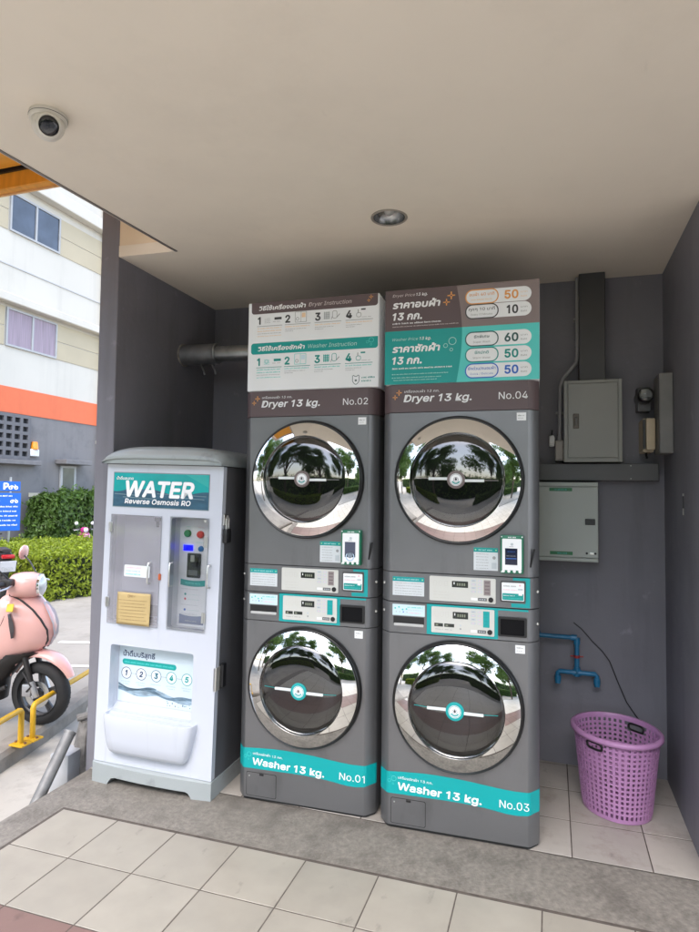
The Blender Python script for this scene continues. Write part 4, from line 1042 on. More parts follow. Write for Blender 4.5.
b = MB(); b.tube([(.014, .01, .06), (.016, .012, .09)], .004, black, 8); b.build('cord', t)
t = thing('junction_box', 'pale junction box at the foot of the grey conduit', 'junction box', (1.466, .825, 1.663))
b = MB(); b.box(0, .045, 0, yw(1.48)-.825, 0, .112, mat('aged_white', (.50, .46, .42), .5, var=.1, vscale=12), r=.004, seg=1); b.build('box', t)
b = MB(); b.box(.003, .042, -.006, .0, .006, .106, MATS['aged_white'], r=.003, seg=1); b.build('lid', t)
b = MB(); b.box(1.953, 2.0145, .592, .76, 1.685, 2.083, mat('galvanised_box', (.24, .235, .225), .5, .35, var=.12, vscale=8, stain=(9, (.25, .13, .07), .62, .75, .6)), r=.003, seg=1)
b.box(1.9505, 1.955, .600, .615, 1.69, 2.078, trunk_m)
tag(b.build('cable_box'), 'tall narrow grey metal box on the right wall beside the meter', 'metal box')
t = thing('electricity_meter', 'round glass electricity meter above the beige breaker box', 'meter', (1.909, .72, 1.994))
b = MB(); b.lathe([(.040, .0), (.040, .14)], axis='Y', m=mat('meter_base', (.10, .10, .105), .4), seg=32); b.box(-.03, .03, .06, yw(1.9)-.72, -.075, .05, MATS['meter_base']); b.build('base', t)
b = MB(); b.lathe([(.0005, -.016), (.026, -.015), (.032, -.010), (.034, 0)], axis='Y', m=mat('meter_dial', (.28, .29, .285), .3), seg=32); b.box(-.024, .010, -.02, -.014, .006, .028, mat('meter_plate', (.42, .43, .41), .4)); b.box(-.028, .022, -.019, -.013, -.024, -.014, black); b.build('dial', t)
b = MB(); b.lathe([(.0005, -.030), (.026, -.029), (.034, -.023), (.037, -.012), (.037, .004)], axis='Y', m=glassy('meter_glass', (.85, .85, .85), gl=.0, rough=.12), seg=32); b.build('glass_cover', t)
t = thing('breaker_box', 'small beige breaker box under the round meter', 'breaker', (1.893, .70, 1.705))
bg_ = mat('beige_bakelite', (.56, .47, .33), .45, var=.08, vscale=9)
b = MB(); b.box(.0, .052, .02, yw(1.9)-.70, -.006, .168, bg_, r=.004, seg=1); b.build('back', t)
b = MB(); b.box(.012, .056, -.012, .019, .004, .166, bg_, r=.007, seg=2); b.build('cover', t)
b = MB(); b.box(.0, .011, .0, .02, .01, .16, black); b.tube([(.02, .06, .0), (.022, .07, -.02), (.03, .10, -.03)], .006, black, 8); b.build('switch_slot', t)
# blue water pipes
bl = mat('blue_pvc', (.015, .16, .32), .35, var=.08, vscale=8)
t = thing('water_pipe', 'blue plastic water pipe with a red band and two taps by the back wall', 'pipe', (1.575, .835, .70))
b = MB(); r_ = .0125
b.tube([(-.45, 0, .004), (-.012, 0, .004), (0, 0, -.008), (0, 0, -.175)], r_, bl, 14); b.tube([(-.03, 0, .004), (.0, 0, .004)], .0165, bl, 14); b.tube([(0, 0, -.030), (0, 0, .005)], .0165, bl, 14)
b.tube([(-.098, 0, -.240), (-.098, 0, -.19), (-.090, 0, -.181), (.092, 0, -.181), (.100, 0, -.19), (.100, 0, -.240)], r_, bl, 14)
b.tube([(0, 0, -.20), (0, 0, -.150)], .0165, bl, 14); b.tube([(-.022, 0, -.181), (.022, 0, -.181)], .0165, bl, 14)
for x in (-.098, .100): b.tube([(x, 0, -.205), (x, 0, -.232)], .017, bl, 14); b.tube([(x, 0, -.232), (x, -.002, -.246)], .014, bl, 14)
b.build('pipe', t)
b = MB(); b.tube([(0, 0, -.102), (0, 0, -.088)], .0155, mat('red_band', (.35, .03, .03), .4), 14); b.box(-.034, .034, -.004, .004, -.098, -.091, MATS['red_band'], r=.002, seg=1); b.build('valve_handle', t)
for x, z in ((-.2, .004), (0, -.13)): b = MB(); b.box(x-.012, x+.012, .008, yw(1.575)-.835, z-.012, z+.012, bl); b.build('clip', t)
# loose cable down the wall
b = MB(); pts = [(1.560, .775), (1.600, .745), (1.657, .681), (1.705, .635), (1.741, .586), (1.766, .52), (1.788, .464), (1.823, .379), (1.863, .321), (1.90, .27)]
b.tube([(x, yw(x)-.006, z) for x, z in pts], .0028, black, 6); tag(b.build('loose_cable'), 'thin black cable sagging down the back wall behind the basket', 'cable')
# exhaust duct
t = thing('exhaust_pipe', 'silver dryer exhaust pipe coming through the wall above the water machine', 'pipe', (-.795, .640, 2.340))
b = MB(); b.tube([(.002, 0, 0), (.24, 0, -.004)], .064, alu, 28); b.tube([(.232, 0, -.004), (.238, 0, -.004), (.246, 0, -.004), (.252, 0, -.004)], [.064, .067, .067, .062], alu, 28); b.tube([(.25, 0, -.006), (.95, 0, -.02)], .048, alu, 28); b.build('duct', t)
b = MB(); b.tube([(.0, 0, 0), (.006, 0, 0)], .072, mat('duct_sealant', (.30, .28, .25), .7, var=.3, vscale=30, bump=.5), 24); b.build('wall_collar', t)
for x in (.12, .2): b = MB(); b.tube([(x, .01, -.062), (x, .05, -.10), (x, .06, -.12)], .006, alu, 8); b.build('bracket', t)
t = thing('wall_notice', 'pale paper sheet with a dark mark on the wall between water machine and dryer', 'notice', (-.640, yw(-.6)-.006, 1.268))
b = MB(); b.box(0, .19, 0, .003, 0, .285, mat('aged_paper', (.30, .29, .32), .7, var=.05), r=.0); b.build('sheet', t, smooth=0)
a = Art(0, .0008); a.rect(.035, .105, .05, .155, ink, 1); a.outline([(.018, .01), (.18, .01), (.18, .27), (.018, .27)], .003, ink_grey, 1); a.build('marks', t)
t = thing('wall_hook', 'tiny pale metal hook on the right wall above the basket', 'hook', (2.0135, .365, 1.475))
b = MB(); b.box(-.004, 0, -.008, .008, .0, .012, brush); b.box(-.004, 0, -.006, .006, -.085, -.055, brush); b.box(-.0035, 0, -.004, .004, -.055, .0, trunk_m); b.build('plate', t)

# ------------------------------------------------------------------ laundry basket
pk = mat('lilac_plastic', (.43, .22, .42), .38, var=.04, vscale=5, spec=.45)
t = thing('laundry_basket', 'oval lilac plastic laundry basket with black handle inserts', 'basket', (1.735, .479, .0065), -1.086)
A0, B0, Hh, s0 = .205, .181, .362, .80
NC, NR = 46, 15
def bp(u, v, d=0):
    a_ = 2*math.pi*u/NC; k = s0+(1-s0)*v
    rx, ry_ = A0*k+d, B0*k+d
    return (rx*math.cos(a_), ry_*math.sin(a_), Hh*v)
b = MB()
hand = []
def is_hand(u): 
    a_ = (u % NC)/NC*360
    return min(abs(a_-HA1), abs(a_-HA2), abs(a_-HA1-360), abs(a_-HA2-360), abs(a_-HA2+360)) < 15
HA1, HA2 = 114.0, 294.0
def slab(u0, u1, v0, v1, th=.004, n=1):
    vs = []; fs = []
    q = [bp(u0, v0, th/2), bp(u1, v0, th/2), bp(u1, v1, th/2), bp(u0, v1, th/2), bp(u0, v0, -th/2), bp(u1, v0, -th/2), bp(u1, v1, -th/2), bp(u0, v1, -th/2)]
    b.add(q, [(0, 1, 2, 3), (7, 6, 5, 4), (0, 4, 5, 1), (2, 6, 7, 3), (1, 5, 6, 2), (0, 3, 7, 4)], pk)
ZT, ZL = .955, .05
for u in range(NC):
    top_v = .83 if (is_hand(u) or is_hand(u-.2) or is_hand(u+.2)) else ZT
    slab(u-.24, u+.24, ZL, top_v, .0055)
    slab(u-.5, u+.5, 0, ZL, .004)
    slab(u-.5, u+.5, ZT, .985, .004)
    for r in range(1, NR):
        v = ZL+(ZT-ZL)*r/NR
        if v > .84 and is_hand(u+.5): continue
        if v > .80 and is_hand(u+.5): slab(u-.5, u+.5, .825, .845, .004); continue
        slab(u+.24, u+.76, v-.0135, v+.0135, .0036)
for i in range(1):
    cap = [bp(u, .0, 0) for u in range(NC)]; cap2 = [(x, y, .006) for x, y, z in cap]
    b.add(cap+cap2, [tuple(range(NC))[::-1], tuple(range(NC, 2*NC))], pk)
b.build('body', t, smooth=25)
b = MB(); rimp = []
secs = [(-.004, .345), (.012, .345), (.017, .352), (.017, .362), (.010, .369), (.0, .369), (-.004, .362)]
loops = []
for u in range(NC*2):
    a_ = math.pi*u/NC; loops.append([((A0+d)*math.cos(a_), (B0+d)*math.sin(a_), z) for d, z in secs])
n = len(secs); vs = [v for L in loops for v in L]; M_ = len(loops)
b.add(vs, [(i*n+k, ((i+1) % M_)*n+k, ((i+1) % M_)*n+(k+1) % n, i*n+(k+1) % n) for i in range(M_) for k in range(n)], pk); b.build('rim', t, smooth=60)
for ha in (HA1, HA2):
    b = MB(); pts = []
    for k in range(28):
        q = 2*math.pi*k/28; cu, cv = math.cos(q), math.sin(q)
        du = 11.5*math.copysign(abs(cu)**.55, cu); dv = .042*math.copysign(abs(cv)**.55, cv)
        x, y, z = bp((ha+du)/360*NC, .895+dv, .001); pts.append((x, y, z))
    pts.append(pts[0]); pts.append(pts[1]); b.tube(pts, .0055, black, 8, cap=False)
    b.build('handle_insert', t, smooth=60)

# ------------------------------------------------------------------ outside: rails, posts
yl = mat('yellow_rail_paint', (.62, .36, .015), .45, var=.12, vscale=9, stain=(16, (.22, .10, .03), .66, .78, .8))
def rail(label, p, d, L, h):
    t = thing('yellow_rail', label, 'rail', (p[0], p[1], GZ), group='yellow tube rails on the kerb')
    e = Vector((d.x, d.y, 0))
    b = MB(); H = .235
    pts = [(0, 0, .012), (0, 0, H-.02)]+[tuple(e*.012+Vector((0, 0, H-.006)))]+[tuple(e*.03+Vector((0, 0, H)))]+[tuple(e*(L-.03)+Vector((0, 0, H+h)))]+[tuple(e*(L-.01)+Vector((0, 0, H-.006+h)))]+[tuple(e*L+Vector((0, 0, H-.02+h)))]+[tuple(e*L+Vector((0, 0, .012)))]
    b.tube(pts, .0185, yl, 14); b.build('tube', t)
    for q in (0, L):
        b = MB(); b.box(-.055, .055, -.045, .045, .0, .012, yl, r=.002, seg=1, loc=tuple(e*q)); pl_ = b.build('foot_plate', t)
        for sx_ in (-.04, .04): b = MB(); b.lathe([(.0005, .022), (.009, .022), (.009, .012)], c=tuple(e*q+Vector((sx_, .0, 0))), m=mat('rusty_bolt', (.2, .1, .05), .7), seg=6); b.build('bolt', pl_)
    return t
rail('low yellow tube rail running out of the picture to the left', (-1.955, .585), -kd, 1.3, .01)
rail('low yellow tube rail in front of the pink scooter wheel', (-1.955, .685), kd, 1.5, .0)
t = thing('leaning_pipe', 'grey steel pipe with a drilled end leaning at the concrete floor edge', 'pipe', (-.955, -.315, -.10))
b = MB(); A_ = Vector((0, 0, .0)); B_ = Vector((-.0, .234, .293)); pg_ = mat('dull_grey_pipe', (.20, .20, .20), .55, .3, var=.2, vscale=18, stain=(14, (.10, .08, .06), .6, .75, .7)); b.tube([A_, B_], .029, pg_, 20); b.tube([B_, B_+(B_-A_).normalized()*.012], .032, pg_, 20); b.build('tube', t)
b = MB(); b.lathe([(.0005, .0), (.010, .0)], c=(.012, .035, .075), axis='Y', m=black, seg=12, mtx=Matrix.Rotation(R(-45), 4, 'X')); b.build('drilled_hole', t)
t = thing('broken_post', 'broken dark grey concrete post stub with a bent rod beside the side wall', 'post', (-1.045, .085, -.36))
bc = mat('broken_concrete', (.19, .18, .17), .9, var=.35, vscale=22, bump=.8, bscale=30)
rr = random.Random(5); b = MB(); loops = []
for k in range(9):
    z = .07*k; r_ = .075-.004*k; loops.append([((r_+rr.uniform(-.014, .014))*math.cos(2*math.pi*j/14)+.008*k, (r_+rr.uniform(-.014, .014))*math.sin(2*math.pi*j/14), z+rr.uniform(-.015, .015) if k else 0) for j in range(14)])
b.loft(loops, bc); b.build('stub', t, smooth=25)
b = MB(); b.tube([(.05, .0, .52), (.06, .0, .62), (.075, .01, .665), (.07, .02, .70)], .007, alu, 8); b.tube([(.02, -.03, .58), (.10, .03, .60)], .02, bc, 10); b.build('bent_rod', t)
t = thing('plastic_block', 'pale grey rectangular block standing behind the leaning pipe', 'block', (-1.04, .005, -.36), .1)
b = MB(); b.box(-.05, .06, -.075, .06, 0, .43, mat('pale_grey_block', (.42, .43, .45), .6, var=.1, vscale=10), r=.008, seg=2); b.build('block', t)

# ------------------------------------------------------------------ scooters
tyre = rubber
def wheel(t, name, c, r, w, steer=0, spokes=5):
    o = bpy.data.objects.new(name, None); o.empty_display_size = .05; COL.objects.link(o); o.parent = t; o.location = c; o.rotation_euler = (0, 0, steer)
    b = MB(); pr = []
    for k in range(13):
        a_ = R(-105+210*k/12); pr.append((r-.055+.055*math.cos(a_)*1.0, w*math.sin(a_)))
    b.lathe([(max(p[0], r-.075), p[1]) for p in pr]+[(r-.075, -w*.95)], axis='Y', m=tyre, seg=56)
    for k in range(40):
        a_ = 2*math.pi*k/40
        for s_ in (-1, 1):
            q = Matrix.Rotation(-a_, 3, 'Y'); b.box(r-.012, r-.002, s_*.004, s_*w*.42, -.003, .003, tyre, rot=q @ Matrix.Rotation(R(s_*25), 3, 'X'))
    b.build('tyre', o)
    b = MB(); rm = mat('dark_rim', (.10, .10, .105), .35, .6)
    b.lathe([(r-.068, -w*.85), (r-.060, -w*.85), (r-.066, -w*.55), (r-.082, -.012), (r-.082, .012), (r-.066, w*.55), (r-.060, w*.85), (r-.068, w*.85)], axis='Y', m=rm, seg=48)
    for k in range(spokes):
        a_ = 2*math.pi*k/spokes+.3
        for d_ in (-.10, .10):
            q = Matrix.Rotation(-a_-d_, 3, 'Y'); b.box(.03, r-.076, -.012, .012, -.011, .011, rm, r=.004, seg=1, rot=q)
    b.lathe([(.0005, -.04), (.035, -.04), (.04, -.02), (.04, .02), (.035, .04), (.0005, .04)], axis='Y', m=rm, seg=24); b.build('rim', o)
    b = MB(); b.lathe([(.055, -.046), (.095, -.046), (.095, -.043), (.055, -.043), (.055, -.046)], axis='Y', m=brush, seg=32); b.build('brake_disc', o)
    return o

def make_scooter(label, col, loc, rz, steer, group=None, mirror_m=None):
    t = thing('motor_scooter', label, 'scooter', loc, rz, group)
    body = mat('scooter_paint_%d' % int(col[1]*1000), col, .28, var=.02, coat=.6)
    dark = mat('scooter_dark_trim', (.025, .023, .023), .4)
    silver = mat('scooter_silver', (.5, .5, .52), .3, .7)
    wheel(t, 'front_wheel', (0, 0, .228), .228, .050, steer); wheel(t, 'rear_wheel', (-1.275, 0, .228), .228, .052)
    # leg shield
    PY = np.array([0, .16, .34, .56, .78, .93, 1.0, .98, .90]); PX = np.array([1.0, .985, .93, .80, .58, .36, .14, .03, 0])
    def sec(z, xf, xr, hw, e=0, n=33, nose=0):
        """plan of the shield: a rounded prow, flat slanting flanks, square back"""
        u = np.linspace(0, 1, 17); q = np.linspace(0, 1, len(PY))
        yy = np.interp(u, q, PY)*hw; xx = xr+(xf-xr)*np.interp(u, q, PX)
        L_ = [(float(x), float(y), z) for x, y in zip(xx, yy)]
        return [(x, -y, z) for x, y, z in L_[:0:-1]]+L_
    b = MB()
    S = [(0.2, -0.32, -0.42, 0.1176), (0.27, -0.3, -0.42, 0.1512), (0.36, -0.285, -0.41, 0.1638), (0.43, -0.24, -0.4, 0.168), (0.49, -0.15, -0.39, 0.1722), (0.535, -0.02, -0.38, 0.1764), (0.58, 0.055, -0.37, 0.1806), (0.65, 0.095, -0.35, 0.1865), (0.72, 0.098, -0.33, 0.1865), (0.79, 0.075, -0.31, 0.1806), (0.86, 0.035, -0.29, 0.1663), (0.915, -0.015, -0.265, 0.1386), (0.935, -0.03, -0.26, 0.1092), (0.945, -0.055, -0.25, 0.084), (1.0, -0.07, -0.24, 0.0798)]
    b.loft([sec(*s_) for s_ in S], body); b.build('leg_shield', t, smooth=42)
    b = MB(); b.loft([[(x-.02, y*.86, z) for x, y, z in sec(zz, xf, xr, hw)] for zz, xf, xr, hw in ((.18, -.25, -.33, .13), (.32, -.235, -.33, .15), (.44, -.13, -.30, .16), (.505, .0, -.2, .165), (.53, .05, -.2, .165))], dark); b.build('wheel_well', t, smooth=50)
    def front(z, y):
        zs = [s_[0] for s_ in S]; xf = np.interp(z, zs, [s_[1] for s_ in S]); xr = np.interp(z, zs, [s_[2] for s_ in S]); hw = np.interp(z, zs, [s_[3] for s_ in S])
        return float(xr+(xf-xr)*np.interp(min(.99, abs(y)/hw), PY[:7], PX[:7]))
    for s_ in (-1, 1):
        b = MB(); pts = [(front(z, yy)+.004, s_*yy, z) for z, yy in ((.95, .09), (.91, .105), (.85, .098), (.78, .085), (.70, .066), (.62, .045), (.56, .028))]
        b.tube(pts, .0075, dark, 8); b.build('stripe_trim', t)
    b = MB(); L_ = [(z, w_) for z, w_ in ((.89, .03), (.82, .050), (.74, .045), (.66, .032), (.58, .016))]
    vs = [(front(z, 0)+.004, -w_, z) for z, w_ in L_]+[(front(z, w_)+.010, 0, z) for z, w_ in L_]+[(front(z, 0)+.004, w_, z) for z, w_ in L_]
    n = len(L_); b.add(vs, [(j*n+i, j*n+i+1, (j+1)*n+i+1, (j+1)*n+i) for j in range(2) for i in range(n-1)], mat('scooter_insert', (.42, .36, .37), .35)); b.build('front_insert', t, smooth=60)
    for s_ in (-1, 1):
        b = MB(); zc = .745
        lo = []
        for k in range(9):
            u = k/8; z = zc+.085-.17*u; w_ = .022*math.sin(math.pi*(.08+.84*u)); xx = -.155+.03*u
            yo = .188
            lo.append([(xx-w_, s_*(yo-.02), z), (xx, s_*(yo+.006), z), (xx+w_, s_*(yo-.012), z), (xx, s_*(yo-.03), z)])
        b.loft(lo, mat('indicator_smoke', (.10, .09, .09), .15)); b.build('indicator', t, smooth=60)
    if col[2] > .2 and col[0] > .4:
        b = MB(); b.box(-.012, .055, -.004, .004, -.028, .028, mat('yellow_sticker', (.8, .6, .05), .4), r=.003, seg=1, rot=Matrix.Rotation(R(-16), 3, 'X') @ Matrix.Rotation(R(-20), 3, 'Z'), loc=(-.165, -.176, .872)); b.build('yellow_sticker', t)
    for s_ in (-1, 1):
        b = MB(); pts = []
        for z, f in ((.44, .10), (.55, .16), (.66, .22), (.78, .28), (.88, .34)):
            xr = float(np.interp(z, [q[0] for q in S], [q[2] for q in S])); xf = float(np.interp(z, [q[0] for q in S], [q[1] for q in S])); hw = float(np.interp(z, [q[0] for q in S], [q[3] for q in S]))
            x = xr+(xf-xr)*f; pts.append((x, s_*(hw*float(np.interp(f, PX[::-1], PY[::-1]))+.0005), z))
        b.tube(pts, .0025, dark, 6); b.build('panel_seam', t)
    # fender
    b = MB(); lo = []
    for k in range(20):
        a_ = R(28+124*k/19); rr_ = .292+.022*math.sin(k/19*math.pi); hw = .072*(.25+.75*min(1, (k+1)/6)) if k < 6 else .072
        if k > 15: hw *= 1-.12*(k-15)
        c_, s_ = math.cos(a_), math.sin(a_); lp = []
        for j in range(9):
            ph = R(-90+180*j/8); r2 = rr_-.035*(1-math.cos(ph)); lp.append((r2*c_, hw*math.sin(ph), r2*s_))
        for j in range(8, -1, -1):
            ph = R(-90+180*j/8); r2 = rr_-.035*(1-math.cos(ph))-.006; lp.append((r2*c_, hw*.94*math.sin(ph), r2*s_))
        lo.append(lp)
    b.loft(lo, body); fe = b.build('front_fender', t, smooth=60); fe.location = (0, 0, .228); fe.rotation_euler = (0, 0, steer)
    b = MB()
    for s_ in (-1, 1):
        b.tube([(-.12, s_*.075, .60), (-.045, s_*.078, .36), (-.005, s_*.076, .235)], [.022, .02, .016], dark, 12); b.tube([(-.03, s_*.08, .33), (.01, s_*.08, .22)], .022, silver, 10)
    b.box(-.10, -.03, -.086, -.062, .22, .31, silver, r=.01, seg=2); b.tube([(-.09, -.09, .40), (-.02, -.10, .30), (-.06, -.085, .26)], .008, dark, 8)
    b.box(-.20, -.05, -.10, -.06, .355, .385, dark, r=.012, seg=2, rot=Matrix.Rotation(R(-24), 3, 'Y'), loc=(-.02, 0, -.03)); b.build('front_fork', t)
    # handlebar pod, lamp, grips, mirrors
    b = MB(); lo = []
    for x, hw, z0, z1 in ((-.235, .04, .985, 1.05), (-.228, .08, .955, 1.08), (-.21, .105, .935, 1.098), (-.16, .12, .925, 1.108), (-.10, .12, .925, 1.108), (-.055, .108, .93, 1.095), (-.03, .095, .938, 1.085)):
        lo.append([(x, hw*math.copysign(abs(math.cos(q))**.7, math.cos(q)), (z0+z1)/2+(z1-z0)/2*math.copysign(abs(math.sin(q))**.8, math.sin(q))) for q in [2*math.pi*k/28 for k in range(28)]])
    b.loft(lo, body); pod = b.build('handlebar_pod', t, smooth=60); pod.rotation_euler = (0, 0, .2)
    b = MB(); b.lathe([(.080, -.01), (.084, .0), (.080, .012), (.072, .014)], c=(-.030, 0, 1.012), axis='X', m=chrome, seg=40); b.build('lamp_ring', pod)
    b = MB(); b.lathe([(.0005, .040), (.03, .037), (.056, .027), (.073, .012), (.075, -.006)], c=(-.030, 0, 1.012), axis='X', m=mat('lamp_lens', (.62, .64, .66), .06, .2, spec=.8), seg=40); b.build('headlight', pod)
    for s_ in (-1, 1):
        b = MB(); b.tube([(-.16, s_*.11, 1.035), (-.19, s_*.21, 1.04), (-.235, s_*.36, 1.03)], [.02, .021, .019], dark, 12)
        b.box(-.22, -.14, s_*.17-.035, s_*.17+.035, 1.02, 1.075, dark, r=.012, seg=2)
        b.tube([(-.15, s_*.16, 1.03), (-.13, s_*.25, 1.02), (-.17, s_*.35, 1.0)], .007, silver, 8); b.build('grip', t)
    for s_ in (-1, 1):
        b = MB(); b.tube([(-.165, s_*.17, 1.07), (-.25, s_*.21, 1.16), (-.31, s_*.235, 1.20)], .006, dark, 8)
        mt = Matrix.Rotation(R(90+8), 4, 'Y')
        b.lathe([(.0005, .022), (.035, .019), (.055, .006), (.056, -.006), (.05, -.010)], c=(-.325, s_*.25, 1.225), m=mirror_m or body, seg=28, mtx=mt)
        b.lathe([(.0005, -.0085), (.051, -.0085)], c=(-.325, s_*.25, 1.225), m=chrome, seg=28, mtx=mt); b.build('mirror', t)
    # floor, seat, rear body, lamp, stand, exhaust
    b = MB(); b.box(-.72, -.36, -.16, .16, .255, .305, dark, r=.015, seg=2); b.build('floorboard', t)
    b = MB(); lo = []
    for x, hw, z0, z1 in ((-.60, .11, .27, .60), (-.68, .15, .28, .70), (-.85, .175, .34, .735), (-1.1, .17, .44, .75), (-1.35, .13, .54, .75), (-1.52, .08, .62, .74), (-1.58, .04, .66, .71)):
        lo.append([(x, hw*math.copysign(abs(math.cos(q))**.6, math.cos(q)), (z0+z1)/2+(z1-z0)/2*math.copysign(abs(math.sin(q))**.6, math.sin(q))) for q in [2*math.pi*k/24 for k in range(24)]])
    b.loft(lo, body); b.build('rear_body', t, smooth=60)
    b = MB(); lo = []
    for x, hw, z0, z1 in ((-.58, .09, .69, .74), (-.64, .125, .69, .775), (-.85, .14, .70, .785), (-1.02, .14, .71, .80), (-1.3, .11, .72, .82), (-1.42, .06, .73, .79)):
        lo.append([(x, hw*math.copysign(abs(math.cos(q))**.6, math.cos(q)), (z0+z1)/2+(z1-z0)/2*math.copysign(abs(math.sin(q))**.7, math.sin(q))) for q in [2*math.pi*k/20 for k in range(20)]])
    b.loft(lo, mat('seat_vinyl', (.03, .025, .023), .5)); b.build('seat', t, smooth=60)
    b = MB(); b.box(-1.6, -1.54, -.06, .06, .64, .70, mat('tail_red', (.4, .01, .015), .2), r=.012, seg=2); b.build('tail_light', t)
    b = MB(); b.box(-1.25, -.7, -.08, .08, .17, .40, mat('engine_grey', (.12, .12, .12), .5, .5), r=.04, seg=2); b.tube([(-.75, -.13, .22), (-1.0, -.15, .22), (-1.45, -.16, .28)], [.02, .045, .05], dark, 14); b.build('engine', t)
    b = MB(); b.tube([(-.72, .1, .20), (-.66, .22, .02), (-.62, .24, .0)], .011, dark, 8); b.build('side_stand', t)
    return t
pink = (.76, .43, .39)
make_scooter('pink motor scooter with a chrome-ringed headlight parked behind the yellow rail', pink, (-2.12, .92, GZ), R(14), R(-4), group='parked motor scooters')
make_scooter('magenta motor scooter mostly hidden behind the low hedge', (.45, .02, .20), (-9.22, 9.46, GZ), R(-40), 0, group='parked motor scooters', mirror_m=white_p).scale = (.74, .74, .74)

t = thing('motorcycle', 'black motorcycle with red tail light and pale licence plate at the left edge', 'motorcycle', (-6.42, 4.48, GZ), R(154))
wheel(t, 'rear_wheel', (0, 0, .28), .28, .05); wheel(t, 'front_wheel', (1.25, 0, .28), .28, .045)
b = MB(); b.loft([[(x, hw*math.copysign(abs(math.cos(q))**.7, math.cos(q)), (z0+z1)/2+(z1-z0)/2*math.copysign(abs(math.sin(q))**.7, math.sin(q))) for q in [2*math.pi*k/20 for k in range(20)]] for x, hw, z0, z1 in ((-.30, .05, .70, .78), (-.2, .10, .62, .80), (.1, .13, .50, .78), (.4, .12, .45, .72), (.75, .13, .42, .85), (1.0, .12, .5, .95), (1.1, .06, .7, .9))], black); b.build('body', t, smooth=60)
b = MB(); b.loft([[(x, hw*math.copysign(abs(math.cos(q))**.7, math.cos(q)), (z0+z1)/2+(z1-z0)/2*math.copysign(abs(math.sin(q))**.7, math.sin(q))) for q in [2*math.pi*k/20 for k in range(20)]] for x, hw, z0, z1 in ((-.25, .07, .79, .83), (.1, .12, .78, .84), (.5, .10, .72, .80))], MATS['seat_vinyl']); b.build('seat', t, smooth=60)
b = MB(); b.box(-.36, -.27, -.085, .085, .70, .755, MATS['tail_red'], r=.015, seg=2); b.build('tail_light', t)
b = MB(); b.box(-.30, -.22, -.06, .06, .40, .72, black, r=.02, seg=2, rot=Matrix.Rotation(R(10), 3, 'Y')); b.build('rear_fender', t)
b = MB(); b.box(-.006, .0, -.11, .11, -.085, .085, mat('plate_white', (.62, .63, .66), .4), r=.002, seg=1, rot=Matrix.Rotation(R(-18), 3, 'Y'), loc=(-.325, 0, .585)); pl_ = b.build('licence_plate', t)
a = Art(0, .001, fn=lambda x, z, d: (-.332-d-z*-.31, -x, .585+z)); a.dashes(-.07, .07, .02, .03, ink_grey, 1, 3); a.rect(-.085, -.075, .085, -.070, ink_grey, 1); a.build('plate_marks', pl_); a = Art(0, .001, fn=lambda x, z, d: (-.332-d-z*-.31, -x, .585+z)); a.dashes(-.08, .08, -.05, .045, ink_grey, 1, 8); a.build('plate_marks', pl_)
b = MB(); b.tube([(1.0, -.3, .98), (1.02, 0, .95), (1.0, .3, .98)], .014, black, 10); b.tube([(1.25, .07, .28), (1.05, .07, .9)], .02, alu, 10); b.tube([(1.25, -.07, .28), (1.05, -.07, .9)], .02, alu, 10); b.build('handlebar', t); b = MB(); b.tube([(.0, -.12, .28), (.5, -.12, .3)], [.045, .03], alu, 12); b.build('exhaust', t)

# ------------------------------------------------------------------ hedges, bushes, trees
leaf = tinted('leaf_green', (.11, .20, .035), .5, .5, 1.5, bump=0)
leaf_y = tinted('hedge_leaf', (.25, .32, .022), .5, .5, 1.45, bump=0)
leaf_d = tinted('bush_leaf', (.09, .165, .03), .45, .45, 1.5, bump=0)
def leafy(m, amt):
    n = m.node_tree.nodes; l = m.node_tree.links; b_ = n['Principled BSDF']
    tl_ = n.new('ShaderNodeBsdfTranslucent'); l.new(b_.inputs['Base Color'].links[0].from_socket, tl_.inputs['Color'])
    mx = n.new('ShaderNodeMixShader'); mx.inputs[0].default_value = amt; l.new(b_.outputs[0], mx.inputs[1]); l.new(tl_.outputs[0], mx.inputs[2])
    l.new(mx.outputs[0], n['Material Output'].inputs[0])
for m_ in (leaf, leaf_y, leaf_d): leafy(m_, .4)
twig = mat('twig_core', (.02, .03, .012), .9)
bark = mat('bark', (.14, .105, .075), .9, var=.3, vscale=12, bump=.6, bscale=30)
def leaves(pos, nrm, size, m, seed, name, parent=None, core=None):
    rg = np.random.default_rng(seed); n = len(pos)
    nr = nrm+rg.normal(0, .55, (n, 3)); nr /= np.linalg.norm(nr, axis=1)[:, None]+1e-9
    t1 = np.cross(nr, rg.normal(0, 1, (n, 3))); t1 /= np.linalg.norm(t1, axis=1)[:, None]+1e-9
    t2 = np.cross(nr, t1); s = size*rg.uniform(.6, 1.3, (n, 1))
    P = np.stack([pos-t1*s, pos+t2*s*.45+nr*s*.12, pos+t1*s, pos-t2*s*.45+nr*s*.12], 1).reshape(-1, 3)
    vs = P.tolist(); fs = (np.arange(n*4).reshape(-1, 4)).tolist(); tv = rg.beta(2, 2.2, n).tolist()
    b = MB(); b.add(vs, fs, m)
    if core: 
        k0_ = len(b.f); core(b); tv += [.5]*(len(b.f)-k0_)
    o = b.build(name, parent, smooth=0, normals=False); set_tint(o, tv); return o
